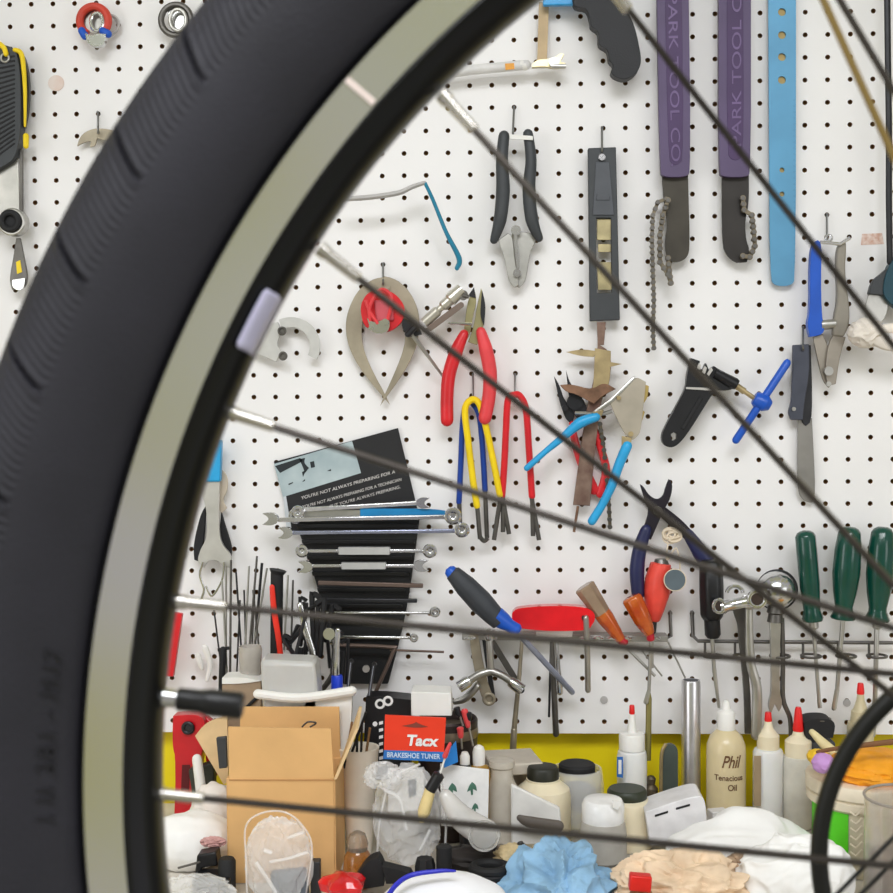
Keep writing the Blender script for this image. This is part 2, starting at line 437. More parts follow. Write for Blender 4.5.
prof = [(.3046, 0), (.3040, .0002), (.3028, -.0012), (.3000, -.0030), (.2975, -.0055), (.2962, -.0085), (.2959, -.012), (.2962, -.0155), (.2975, -.0185), (.3000, -.021), (.3028, -.0228), (.3046, -.024), (.3165, -.024), (.3165, -.022), (.3075, -.021), (.3075, -.003), (.3165, -.002), (.3165, -.0002)]
rimm.node_tree.nodes['Principled BSDF'].inputs['Specular IOR Level'].default_value = .3
rim = wmesh('rim', revolve(prof, 480), rimm, ang=.9)
def track_mat():
    mt = bpy.data.materials.new('machined_aluminium'); mt.use_nodes = True; nt = mt.node_tree; b = nt.nodes['Principled BSDF']
    b.inputs['Base Color'].default_value = (.70, .69, .66, 1); b.inputs['Metallic'].default_value = .9; b.inputs['Roughness'].default_value = .17
    g = nt.nodes.new('ShaderNodeTexCoord'); L = nt.nodes.new('ShaderNodeVectorMath'); L.operation = 'LENGTH'
    w = nt.nodes.new('ShaderNodeMath'); w.operation = 'SINE'; mu = nt.nodes.new('ShaderNodeMath'); mu.operation = 'MULTIPLY'; mu.inputs[1].default_value = 22000
    bp = nt.nodes.new('ShaderNodeBump'); bp.inputs['Strength'].default_value = .06; bp.inputs['Distance'].default_value = .0002
    nt.links.new(g.outputs['Object'], L.inputs[0]); nt.links.new(L.outputs['Value'], mu.inputs[0]); nt.links.new(mu.outputs[0], w.inputs[0]); nt.links.new(w.outputs[0], bp.inputs['Height']); nt.links.new(bp.outputs[0], b.inputs['Normal'])
    return mt
wmesh('brake_track', revolve([(.3047, .0004), (.3160, .0004), (.3160, -.0004), (.3047, -.0004)], 480), track_mat(), rim, 'bare aluminium brake track ring on the rim', ang=.5)
# weld seam on the track
sa = math.atan2(785 - 93, 362 - 1165)
def radial_patch(a, r0, r1, w, z, th=.0006, n=4):
    v = []; f = []
    for i in range(n + 1):
        aa = a + w * (i / n - .5)
        for r in (r0, r1):
            for zz_ in (z, z - th): v.append((r * math.cos(aa), r * math.sin(aa), zz_))
    for i in range(n):
        k = i * 4; q = k + 4
        f += [(k, k + 2, q + 2, q), (k + 1, q + 1, q + 3, k + 3), (k, q, q + 1, k + 1), (k + 2, k + 3, q + 3, q + 2)]
    f += [(0, 1, 3, 2), (4 * n, 4 * n + 2, 4 * n + 3, 4 * n + 1)]
    return v, f
wmesh('rim_joint', radial_patch(sa, .3052, .3157, .006, .0010), M('pale_seam', '#e9d8d2', .4, .3), rim, 'pale seam across the brake track')
# pale sticker wrapped over the inner slope of the rim
def sticker():
    v = []; f = []; n = 14
    a0 = math.atan2(785 - 352, 247 - 1165); a1 = math.atan2(785 - 296, 281 - 1165)
    pr = [(.3008, -.0020), (.2990, -.0032), (.2970, -.0053), (.2959, -.0085)]
    for i in range(n + 1):
        t = i / n; a = a0 + (a1 - a0) * t; sh = .12 if i in (0, n) else 0
        for j, (r, z) in enumerate(pr):
            e = .0006 if (i in (0, n) and j in (0, 3)) else 0
            v.append(((r - e * (1 if j == 0 else -1)) * math.cos(a), (r - e) * math.sin(a), z + .0008))
    for i in range(n):
        for j in range(3): a = i * 4 + j; f.append((a, a + 1, a + 5, a + 4))
    return v, f
st = wmesh('rim_sticker', sticker(), M('lilac_sticker', '#b9b6cf', .4, var=.05), rim, 'pale lilac rounded sticker on the black rim')
so = st.modifiers.new('thick', 'SOLIDIFY'); so.thickness = .0004
# moulded lettering on the sidewall, following the circle
def curved_text(s, pxs, pys, rr, z, h, name, cw=False):
    a = math.atan2(785 - pys, pxs - 1165)
    for ch in s:
        if ch == ' ': a += h * .5 / rr * -1; continue
        cu = bpy.data.curves.new(name, 'FONT'); cu.body = ch; cu.size = 1; cu.extrude = .03
        t = bpy.data.objects.new(name, cu); COL.objects.link(t); me = bpy.data.meshes.new_from_object(t); bpy.data.objects.remove(t)
        if not len(me.vertices): continue
        sc = h / .7; wd = max(q.co.x for q in me.vertices) * sc
        up = Vector((math.cos(a), math.sin(a), 0)); rt = Vector((math.sin(a), -math.cos(a), 0))
        for q in me.vertices:
            dx = q.co.x * sc; dy = q.co.y * sc; q.co = up * (rr + dy) + rt * dx + Vector((0, 0, z + dy * .33 + q.co.z * .01))
        me.materials.append(M('moulded_letters', '#1a1920', .55))
        o = bpy.data.objects.new(name, me); COL.objects.link(o); o.parent = tyre
        a -= (wd + h * .28) / rr
curved_text('I II 381 - M17', 55, 815, .3225, ZC + .0176, .0052, 'sidewall_letter')
# spokes
spm = M('spoke_steel', '#443f3c', .38, .75, var=.15)
nip = M('nickel_nipple', '#cfcac4', .25, .9)
HC = Vector((0, 0, ZC))
def spoke(A, B, mat=spm, r=.00112, nm=True):
    d = (B - A).normalized()
    q = [A, A.lerp(B, .5), B]; o = wmesh('spoke', sweep(q, [r] * 3, 8), mat)
    if nm:
        a = A - d * .001; pts = [a, a + d * .0028, a + d * .003, a + d * .0145, a + d * .015]
        wmesh('nipple', sweep(pts, [.0023, .0023, .0019, .0017, .0012], 12), nip, o, 'silver spoke nipple')
def pspoke(a, b, zb, mat=spm, r=.00112):
    "seen through two pixels; foot on the hub flange"
    A = wl(a[0], a[1], ZC)
    # slide end of the line to the foot nearest the axle
    hx, hy = 1145, 775
    dx, dy = b[0] - a[0], b[1] - a[1]; t = ((hx - a[0]) * dx + (hy - a[1]) * dy) / (dx * dx + dy * dy)
    spoke(A, wl(a[0] + dx * t, a[1] + dy * t, zb), mat, r)
for a, b, s in (((444, 97), (892, 584), 1), ((322, 250), (858, 668), -1), ((231, 413), (893, 628), 1), ((180, 602), (893, 674), -1), ((159, 794), (893, 866), 1), ((600, -26), (843, 282), -1), ((787, -90), (893, 90), 1)):
    pspoke(a, b, ZC + s * .022)
pspoke((790, -74), (893, 155), ZC + .030, M('gold_spoke', '#a88f5c', .3, .8), .0012)
for i in range(24):
    t = -165 + i * 10.3
    if t < -128 or 95 < t < 215: continue
    a = math.radians(t); s = 1 if i % 2 else -1; ph = a + (1.2 if (i // 2) % 2 else -1.2)
    spoke(Vector((.2959 * math.cos(a), .2959 * math.sin(a), ZC)), Vector((.026 * math.cos(ph), .026 * math.sin(ph), ZC + s * .022)))
wmesh('hub', revolve([(.004, .045), (.010, .044), (.012, .030), (.030, .028), (.033, .024), (.030, .021), (.014, .018), (.012, 0), (.014, -.018), (.030, -.021), (.033, -.024), (.030, -.028), (.012, -.030), (.010, -.044), (.004, -.045)], 48), black)
for o in list(wheel.children):
    if o.name.startswith('hub'): o.location.z = ZC
# valve
va = wl(160, 697, ZC); vb = wl(243, 706, ZC); vd = vb - va
q = [va, va + vd * .1, va + vd * .24]; vs_ = wmesh('valve_stem', sweep(q, [.0032, .0030, .0026], 14), chrome)
q = [va + vd * t for t in (.20, .22, .24, .50, .52, .60, .62, .96, 1.0)]
wmesh('valve_cap', sweep(q, [.0026, .0034, .0035, .0035, .0037, .0041, .0041, .0041, .0034], 16), black, vs_, 'black ribbed valve cap')
# stand holding the wheel and the black hoop beside it
stand = thing('wheel_stand', 'black round hoop and post beside the hub at lower right', 'stand', (hub.x, hub.y, 0))
hy_ = hub.y + .10
part(stand, 'post', sweep([Vector((hub.x, hy_, .02)), Vector((hub.x, hy_, hub.z - .02)), Vector((hub.x, hy_, hub.z + .02))], [.014, .014, .012], 16), black)
part(stand, 'base', boxw((hub.x, hy_, .01), (.3, .25, .02)), gunmetal, smooth=False, bevel=.003)
wmesh('axle', sweep([Vector((0, 0, -.080)), Vector((0, 0, .045))], [.0045, .0045], 14), steel)
hoop_c = P(1033, 855, hy_); q = []
Rh = m(211, hy_)
for i in range(96):
    a = 2 * PI * i / 96; q.append(hoop_c + Vector((math.cos(a) * Rh, 0, math.sin(a) * Rh)))
hp = part(stand, 'hoop', sweep(q, [m(9, hy_)] * 96, 12, closed=True), M('black_hoop_rubber', '#141412', .5, var=.2))
part(stand, 'hoop_bracket', sweep([Vector((hub.x, hy_, hoop_c.z + .01)), Vector((hoop_c.x - Rh * .5, hy_, hoop_c.z - Rh * .86))], [.003, .003], 8), black)
for a, b in (((893, 838), (838, 893)), ((893, 862), (862, 893))):
    part(stand, 'brace_wire', tube([(a[0] + 60, a[1] - 60, hy_), (b[0] - 6, b[1] + 6, hy_)], 2.2, sm=False), black)

# ================================================================== TOOLS ON THE PEGBOARD
def T(name, label, cat, px, py, y=-.012, group=None): return thing(name, label, cat, P(px, py, y), group)
# --- far left: yellow trimmed black tool, ratchet, teardrop
t = T('utility_tool', 'black ribbed tool with yellow trim hanging at the left edge', 'hand tool', 8, 160)
grip = part(t, 'grip', [poly([(-60, 40), (8, 44), (17, 52), (21, 80), (20, 155), (-2, 170), (-60, 200)], -.026, .016)], gray, bevel=.0015)
for k in range(22):
    part(grip, 'rib', bar((-30, 62 + k * 6), (14, 56 + k * 4.6), 1.6, -.0268, .001), blackm) if k < 20 else None
part(t, 'edge_guard', [poly([(16, 50), (24, 54), (29, 80), (28, 110), (24, 128), (19, 120)], -.020, .008)], black, bevel=.001)
part(t, 'yellow_trim', [tube([(-2, 43, -.028), (4, 48, -.028), (6, 54, -.028)], 2.6), tube([(15, 50, -.025), (22, 56, -.025), (25, 90, -.025), (25, 126, -.025)], [2.4, 2.6, 2.0, 1.2]), tube([(26, 136, -.025), (26, 146, -.025)], [3.0, 2.8], sm=False)], yellow)
part(t, 'rivet', ring(5, 58, 4, 1.2, -.027), steel)
part(t, 'steel_plate', poly([(-40, 190), (18, 158), (20, 215), (16, 226), (-10, 228), (-40, 228)], -.016, .003), steel, bevel=.0006)
part(t, 'side_bar', bar((21, 150), (21, 216), 2.4, -.018, .004), dsteel)
t = T('ratchet_socket', 'round steel ratchet socket below the yellow trimmed tool', 'socket', 12, 222, -.026)
part(t, 'body', [disc(12, 222, 14, -.030, .012), ring(12, 222, 12, 2, -.031)], steel, bevel=.001)
part(t, 'socket_hole', [ring(10, 221, 8.5, 3.2, -.034), disc(10, 221, 6, -.032, .002)], blackm)
t = T('teardrop_wrench', 'small steel teardrop wrench hanging under the ratchet socket', 'wrench', 18, 265, -.016)
part(t, 'body', [poly([(16, 238), (20, 238), (24, 258), (28, 278), (24, 289), (12, 290), (9, 280), (13, 258)], -.020, .004)], dsteel, bevel=.0012)
part(t, 'jaw', [poly([(12, 280), (25, 278), (24, 288), (18, 291), (12, 287)], -.022, .003)], chrome, bevel=.0008)
part(t, 'paint_dab', [poly([(16, 262), (20, 260), (22, 272), (17, 274)], -.0206, .0006)], yellow)
# --- ring spoke keys
def spoke_key(cx, cy, r, col, label, y=-.018, tail=None):
    t = T('spoke_key', label, 'spoke key', cx, cy, y, 'round spoke keys on the board')
    part(t, 'grip_ring', [ring(cx, cy, r * .86, r * .22, y, 255 - 360, 285 - 360 + 0, n=40) if False else ring(cx, cy, r * .84, r * .24, y, -62, 242, n=40)], col)
    return t
t = spoke_key(94, 21, 17, M('red_key', '#c8402f', .35), 'round red and blue spoke key with silver jaw near top left')
part(t, 'blue_tip', [tube([(82, 31), (85, 36)], 4, -.021, sm=False), tube([(103, 31), (108, 34)], 4, -.021, sm=False)], blue)
part(t, 'jaw', [poly([(85, 33), (92, 36), (96, 33), (106, 34), (104, 45), (96, 47), (87, 44)], -.026, .008)], chrome, bevel=.001)
part(t, 'insert', [poly(arcpts(94, 20, 13, 0, 350, 20), -.014, .004)], steel)
part(t, 'loop', [ring(97, 22, 6, 2, -.020, sy=1.5)], chrome)
part(t, 'wire_coil', [ring(110, 24, 9, 1.2, -.010), ring(108, 26, 10, 1.2, -.008)], lgray)
t = T('spoke_key', 'round grey steel spoke key ring beside the top of tyre', 'spoke key', 176, 20, -.018, 'round spoke keys on the board')
part(t, 'grip_ring', [ring(176, 20, 15, 3.2, -.018)], dsteel)
part(t, 'jaw', [poly([(168, 8), (180, 7), (188, 16), (186, 28), (176, 34), (168, 26)], -.016, .004)], chrome, bevel=.001)
part(t, 'loop', [ring(178, 20, 8, 2, -.024, sy=1.3)], steel)
hook(98, 113, 'wire hook holding the small cone wrench by the tyre', 16)
solo('cone_wrench', 'small tarnished crescent cone wrench half hidden by tyre', 'wrench', [poly([(77, 146), (80, 136), (90, 129), (104, 128), (130, 134), (130, 146), (104, 140), (97, 138), (95, 146), (90, 147), (91, 141), (84, 142)], -.012, .003)], tansteel, bevel=.0006)
# --- clamp, saw at the top
t = T('bar_clamp', 'white rod clamp with orange label and tan upright bar', 'clamp', 540, 66, -.02)
part(t, 'rod', [tube([(400, 80), (470, 70), (526, 65)], 5, -.022, sm=False, seg=14)], M('white_rod', '#dcdad8', .4), label='white rod')
part(t, 'rod_tip', [turn((520, 65), (530, 66), [(0, 5), (.6, 5), (1, 2.5)], -.022)], white)
part(t, 'orange_label', [poly([(505, 63.5), (514, 63), (514.5, 69), (505.5, 70)], -.0282, .0004)], M('orange_label', '#e9a23a', .5))
part(t, 'upright_bar', [poly([(539, 2), (549, 2), (547, 62), (537, 62)], -.012, .003)], M('tan_bar', '#b09a78', .5, .4, var=.15), bevel=.0006)
part(t, 'jaw', [poly([(532, 64), (538, 59), (553, 59), (560, 53), (564, 54), (560, 62), (566, 63), (566, 67), (553, 68), (545, 66), (532, 67)], -.026, .008)], M('brassy_jaw', '#cdbf97', .3, .8), bevel=.001)
part(t, 'screw', [tube([(552, 66), (566, 66)], 2.4, -.030, sm=False), disc(554, 62, 5, -.032, .004)], steel)
t = T('hand_saw', 'blue framed saw with black finger grip handle at top', 'saw', 615, 40, -.03)
part(t, 'frame', [poly([(543, -60), (620, -60), (616, 4), (543, 5)], -.028, .008)], M('saw_blue', '#2f9fe0', .35), bevel=.0012)
gp = [(572, -4), (575, 6), (586, 9), (590, 20), (591, 26), (598, 32), (599, 44), (607, 50), (609, 60), (613, 65), (611, 72), (616, 77), (626, 79), (636, 73), (641, 62), (639, 45), (633, 22), (622, 2), (616, -6)]
gq = smooth_path([Vector((a, b, 0)) for a, b in gp + gp[:1]], [1] * (len(gp) + 1), 3)[0][:-1]
part(t, 'handle', poly([(q.x, q.y) for q in gq], -.036, .017), M('saw_handle', '#101015', .5, bump=.3, bs=500), bevel=.007, ang=1.4)
# --- snips
hook(514, 108, 'wire hook holding the dark handled snips', 22, -1)
t = T('snips', 'dark grey handled steel snips hanging jaws down', 'snips', 516, 200, -.018)
part(t, 'handle', [tube([(504, 136, -.022), (502, 160, -.024), (503, 190, -.024), (500, 220, -.024), (494, 240, -.022)], [5.5, 6, 7, 6.5, 4], flat=.8, seg=14)], gray)
part(t, 'handle', [tube([(528, 134, -.022), (531, 160, -.024), (529, 190, -.024), (532, 220, -.024), (539, 238, -.022)], [5, 5.5, 6.5, 6.5, 4], flat=.8, seg=14)], gray)
part(t, 'strap', [poly([(509, 134), (533, 136), (533, 140), (510, 139)], -.030, .002)], white, bevel=.0004)
part(t, 'jaw', [poly([(498, 240), (508, 233), (513, 236), (514, 250), (519, 285), (514, 288), (508, 280), (505, 260)], -.020, .003), poly([(512, 232), (532, 232), (537, 240), (530, 252), (526, 282), (519, 288), (512, 283), (510, 255)], -.016, .003)], steel, bevel=.0008)
part(t, 'pivot', [disc(516, 230, 5, -.026, .01), disc(517, 273, 4, -.024, .006), bar((515, 228), (518, 268), 3, -.025, .003)], chrome, bevel=.0006)
# --- slotted grey tool
hook(602, 128, 'wire hook holding the dark grey slotted gauge', 20)
t = T('slotted_gauge', 'long dark grey plastic gauge with a window slot', 'gauge', 603, 235, -.016)
part(t, 'body', poly([(588, 148), (616, 147), (620, 320), (590, 321)], -.020, .010, ([(596, 218), (611, 218), (612, 293), (597, 293)],)), gray, bevel=.0010)
part(t, 'raised_panel', [poly([(596, 162), (609, 162), (614, 215), (593, 215)], -.0215, .002), poly([(597, 194), (609, 194), (610, 200), (596, 200)], -.0225, .002)], M('grey_panel', '#4e5157', .5), bevel=.0004)
part(t, 'slide', [poly([(597, 219), (611, 219), (611, 240), (597, 240)], -.016, .003), poly([(598, 244), (611, 244), (611, 252), (598, 252)], -.015, .003), poly([(597, 262), (611, 262), (612, 290), (598, 290)], -.016, .003)], M('brass_slide', '#b3a67f', .4, .6, var=.3), bevel=.0004)
part(t, 'screw', disc(602, 157, 3.4, -.024, .004), chrome, bevel=.0004)
# --- chain whips
purple = M('faded_purple_vinyl', '#594a6c', .5, var=.12, vs=15, bump=.1)
purpled = M('recessed_purple', '#48325c', .5, var=.15, vs=15)
ptxt = M('moulded_purple_letter', '#6c5683', .4)
def chain(par, pts, y, w=6):
    n = len(pts) - 1
    for i in range(n):
        a, b = pts[i], pts[i + 1]; yy = y if i % 2 else y - .0022
        wl_ = w * .5; mx, my = (a[0] + b[0]) / 2, (a[1] + b[1]) / 2; part(par, 'link', [disc(a[0], a[1], wl_, yy, .0012, 12), disc(b[0], b[1], wl_, yy, .0012, 12), bar(a, b, w * .62, yy, .0012), bar(a, b, w * .7, yy + .004, .0012)], M('chain_steel', '#7d7361', .4, .8, var=.3), bevel=.0002)
    [part(par, 'rivet', disc(a[0], a[1], 2.2, y - .0036, .009, 10), dsteel) for a in pts]
def step_path(pts, d=6.5):
    out = [pts[0]]; k = 0
    for i in range(len(pts) - 1):
        a, b = Vector(pts[i]), Vector(pts[i + 1]); L = (b - a).length; n = max(1, round(L / d))
        for j in range(1, n + 1): q = a.lerp(b, j / n); out.append((q.x, q.y))
    return out
t = T('chain_whip', 'purple handled chain whip with long dangling chain, left one', 'chain whip', 674, 100, -.02, 'chain whips with purple handles')
h_ = part(t, 'handle', poly([(656, -70), (688, -70), (691, 170), (687, 177), (663, 177), (660, 171)], -.024, .010), purple, bevel=.0015)
part(h_, 'recess', poly([(664, -70), (681, -70), (684, 158), (678, 165), (673, 165), (668, 158)], -.0246, .0014), purpled, bevel=.0005)
text(h_, 'lettering', 'PARK TOOL CO.', 668, -6, -88.8, 9, -.0250, ptxt, width=168)
part(t, 'blade', [poly([(662, 174), (688, 174), (690, 245), (688, 257), (680, 262), (672, 262), (666, 256), (665, 240), (668, 225), (664, 205)], -.016, .004)], M('dark_blade_olive', '#45413a', .45, .6), bevel=.0006)
chain(t, step_path([(666, 199), (658, 202), (653, 215), (652, 240), (653, 270), (654, 300), (653, 330), (654, 348)]), -.021, 5)
chain(t, step_path([(668, 200), (663, 215), (660, 235), (660, 262), (668, 274), (671, 283), (668, 258)]), -.025, 6)
t = T('chain_whip', 'purple handled chain whip with short looped chain, right one', 'chain whip', 737, 100, -.02, 'chain whips with purple handles')
h_ = part(t, 'handle', poly([(719, -70), (751, -70), (751, 172), (747, 177), (723, 177), (719, 172)], -.024, .010), purple, bevel=.0015)
part(h_, 'recess', poly([(727, -70), (743, -70), (744, 152), (740, 160), (731, 160), (727, 152)], -.0246, .0014), purpled, bevel=.0005)
text(h_, 'lettering', 'PARK TOOL CO.', 741, 146, 90, 9, -.0250, ptxt, width=168)
part(t, 'blade', [poly([(722, 174), (749, 174), (749, 205), (745, 220), (746, 240), (750, 250), (747, 262), (736, 263), (727, 256), (722, 244)], -.016, .004)], M('dark_blade_slate', '#393634', .45, .6), bevel=.0006)
chain(t, step_path([(743, 198), (744, 210), (752, 215), (754, 232), (755, 246), (750, 257), (743, 256)]), -.021, 6)
# --- steel rule
t = T('long_rule', 'pale blue metal rule with a row of holes', 'ruler', 782, 140, -.008)
hs = [[(782 + 4 * math.cos(k * PI / 6), yy + 4 * math.sin(k * PI / 6)) for k in range(12)] for yy in (12, 35, 57, 80)] + [[(782 + 2.6 * math.cos(k * PI / 6), yy + 2.6 * math.sin(k * PI / 6)) for k in range(12)] for yy in (170, 194)]
part(t, 'blade', poly([(768, -70), (796, -70), (796, 278), (791, 286), (775, 286), (770, 278), (769, 120)], -.010, .003, hs), M('sky_rule', '#5c97bb', .4, .25, var=.12, vs=14), smooth=False)
part(t, 'graduation', [bar((793, 100 + k * 6), (796 - 0.6, 100 + k * 6), .5, -.0103, .0004, rnd=False) for k in range(28)], M('rule_marks', '#4c86a8', .5))
part(t, 'hole_liner', [disc(782, yy, 5, -.0068, .001) for yy in (12, 35, 57, 80, 170, 194)], M('tan_backing', '#c0a56c', .7), label='tan board seen through the holes')
# --- thin L gauge
t = T('bent_gauge', 'thin L shaped gauge with pale arm and teal blue arm', 'gauge', 420, 190, -.03)
part(t, 'pale_arm', [tube([(345, 199, -.045), (372, 197, -.045), (398, 193, -.045), (412, 187, -.045), (424, 183, -.04)], [2.6, 2.6, 2.6, 2.4, 2], flat=1.6)], lgray)
part(t, 'blue_arm', [tube([(425, 183, -.04), (433, 200, -.035), (446, 232, -.03), (459, 258, -.025), (457, 268, -.022)], [1.8, 1.9, 2.1, 2.8, 2.4], flat=1.6)], M('teal_dip', '#1c7f9e', .4))
# --- C wrench
t = T('hook_spanner', 'pale silver C shaped hook spanner beside the rim', 'spanner', 295, 345, -.016)
part(t, 'hook_arm', [poly(arcpts(291, 346, 29, 115, -28, 16) + arcpts(291, 346, 19, -28, 118, 14), -.018, .004)], M('pale_silver', '#cfcecb', .35, .5), bevel=.0008)
part(t, 'body', [poly([(250, 330), (264, 324), (278, 322), (282, 332), (276, 344), (282, 352), (276, 362), (262, 356), (248, 350)], -.017, .004)], M('pale_silver', '#cfcecb'), bevel=.0008)
for q in ((282, 331), (283, 356)): part(t, 'bolt', [ring(*q, 3.4, 1.2, -.022), disc(*q, 2.6, -.021, .006)], dsteel)
# --- outside calipers
hook(383, 264, 'wire hook holding the curved outside calipers', 16)
t = T('outside_calipers', 'large tarnished curved outside calipers with crossed tips', 'calipers', 383, 340, -.010)
part(t, 'left_leg', [poly([(384, 277), (372, 279), (358, 290), (349, 307), (345, 325), (348, 346), (358, 366), (372, 384), (390, 405), (385, 394), (374, 374), (364, 352), (361, 332), (364, 314), (374, 300), (384, 296)], -.011, .0022)], tansteel, bevel=.0004)
part(t, 'right_leg', [poly([(384, 276), (396, 279), (409, 290), (418, 308), (420, 326), (417, 346), (408, 366), (396, 384), (380, 406), (384, 396), (394, 374), (403, 352), (406, 334), (402, 314), (394, 301), (384, 296)], -.0135, .0022)], tansteel, bevel=.0004)
part(t, 'pivot', disc(384, 287, 6, -.016, .006), tansteel, bevel=.0008)
t = T('spoke_key', 'round red spoke key hanging over the curved calipers', 'spoke key', 382, 312, -.03, 'round spoke keys on the board')
part(t, 'grip_ring', [poly([(362, 320), (360, 306), (366, 294), (376, 289), (388, 290), (398, 296), (405, 307), (404, 319), (396, 328), (386, 333), (374, 330), (366, 328)], -.030, .008)], red, bevel=.0022)
part(t, 'pad', [poly([(374, 300), (392, 300), (394, 320), (376, 322)], -.034, .005)], M('pink_pad', '#c4525c', .5), bevel=.0016)
part(t, 'wire_loop', [tube([(370, 322, -.038), (370, 306, -.040), (380, 290, -.040), (390, 294, -.040), (391, 306, -.040), (387, 322, -.038)], 1.8), tube([(366, 300, -.039), (370, 312, -.039), (378, 324, -.039)], 1.8)], redl)
part(t, 'jaw', [poly([(367, 318), (372, 322), (378, 322), (386, 318), (390, 321), (389, 331), (380, 334), (371, 332)], -.040, .006), disc(385, 322, 3.4, -.043, .005), disc(371, 328, 2.6, -.043, .005)], chrome, bevel=.0008)
# --- red pliers with silver puller
t = T('clamp_tool', 'silver clamp tool with dark arm beside the red pliers', 'clamp', 445, 310, -.03)
part(t, 'barrel', [turn((424, 323), (462, 289), [(0, 5), (.35, 5.5), (.4, 3.5), (.46, 3.5), (.5, 5.5), (.66, 5.5), (.7, 7), (1, 6)], -.034)], M('brushed_nickel', '#d3cec2', .3, .8))
part(t, 'arm', [bar((430, 328), (461, 305), 6, -.038, .004)], M('brown_arm', '#75665c', .45, .5), bevel=.0006)
part(t, 'tip', [disc(463, 295, 5, -.038, .008), tube([(463, 295, -.038), (469, 297, -.038)], 2, sm=False)], dsteel, bevel=.0006)
part(t, 'block', [poly([(402, 318), (416, 322), (422, 334), (410, 338), (402, 330)], -.030, .010), tube([(408, 334, -.036), (416, 326, -.036)], 3.4, sm=False)], gunmetal, bevel=.001)
part(t, 'rod', [tube([(412, 334, -.028), (428, 356, -.024), (444, 378, -.018)], [2.4, 1.8, 1.2], sm=False)], steel)
part(t, 'pin', [tube([(448, 323, -.036), (472, 324, -.036)], 1.6, sm=False)], chrome)
t = T('diagonal_pliers', 'diagonal cutting pliers with bright red curved grips', 'pliers', 470, 350, -.022)
part(t, 'jaw', [poly([(474, 288), (477, 300), (472, 320), (470, 336), (462, 345), (464, 330), (466, 312), (468, 300)], -.026, .006), poly([(481, 288), (485, 300), (485, 312), (483, 330), (477, 345), (468, 342), (474, 325), (477, 306)], -.022, .006)], M('plier_steel', '#a79f78', .35, .8), bevel=.001)
part(t, 'edge', [poly([(474, 287), (476, 298), (468, 296)], -.0275, .002), poly([(482, 290), (486, 305), (484, 326), (480, 316), (481, 302)], -.0265, .004)], gunmetal)
part(t, 'grip', [tube([(464, 334), (456, 352), (449, 375), (447, 398), (447, 420)], [4.5, 6.8, 6.8, 6.5, 6.5], -.028, flat=.9, seg=14)], red, label='red grip on the left')
part(t, 'grip', [tube([(481, 332), (486, 350), (490, 372), (489, 396), (485, 418)], [5, 7, 7, 6.8, 6.5], -.028, flat=.9, seg=14)], redl, label='lighter red grip on the right')
# --- dipped wire forks
def fork(name, label, col, left, right, tips, y, hr=3.4, cx=None):
    t = T('dipped_' + name, label, 'wire tool', left[0][0], left[0][1], y, 'plastic dipped wire forks')
    part(t, 'coating', tube(list(reversed(left)) + right, hr, y, n=8), col)
    for a, b in tips: part(t, 'prong', tube([a, b], 2.3, y, sm=False), dsteel)
    return t
hook(473, 375, 'wire hook holding the yellow and blue wire forks', 24)
hook(515, 375, 'wire hook holding the red wire fork', 22)
bl2 = M('blue_vinyl', '#173f97', .38)
t = fork('wire_fork', 'blue dipped wire fork hanging behind the yellow one', bl2, [(468, 402), (463, 420), (461, 460), (459, 502)], [(478, 412), (482, 440), (485, 490)], [((459, 500), (460, 522)), ((485, 488), (487, 538))], -.014, 2.9)
t = fork('wire_fork', 'bright yellow dipped wire fork on a hook', yellow, [(471, 400), (465, 410), (468, 440), (473, 480), (477, 506)], [(478, 402), (483, 415), (491, 450), (500, 495)], [((477, 504), (480, 539)), ((501, 494), (494, 540))], -.024, 3.4)
part(t, 'crossbar', tube([(480, 537), (484, 541), (488, 538)], 2.2, -.022), dsteel)
t = fork('wire_fork', 'red dipped wire fork on a hook of its own', red, [(514, 395), (508, 400), (506, 430), (504, 470), (502, 496)], [(520, 396), (526, 410), (529, 450), (532, 496)], [((502, 494), (509, 534)), ((503, 496), (503, 532)), ((532, 494), (533, 536)), ((531, 494), (539, 540))], -.022, 3.4)
part(t, 'dark_strip', [poly([(503, 430), (506, 430), (502, 480), (500, 480)], -.012, .002)], blackm)
# --- needle pliers behind calipers
t = T('needle_pliers', 'black needle pliers with red grips behind the vernier calipers', 'pliers', 575, 430, -.010)
part(t, 'jaw', [poly([(554, 376), (560, 386), (564, 400), (576, 412), (572, 424), (566, 420), (560, 404)], -.012, .003), poly([(566, 370), (570, 384), (582, 396), (588, 410), (578, 420), (570, 408)], -.014, .003)], gunmetal, bevel=.0005)
part(t, 'joint', [disc(575, 402, 8, -.018, .006), disc(565, 408, 3, -.020, .004)], gunmetal, bevel=.0006)
part(t, 'grip', [tube([(572, 424), (576, 446), (584, 468), (594, 490)], [3, 4, 5, 5], -.012, flat=.7)], red)
part(t, 'grip', [tube([(588, 410), (598, 440), (606, 470), (600, 494)], [2.6, 3.4, 4.4, 4], -.012, flat=.7)], red)
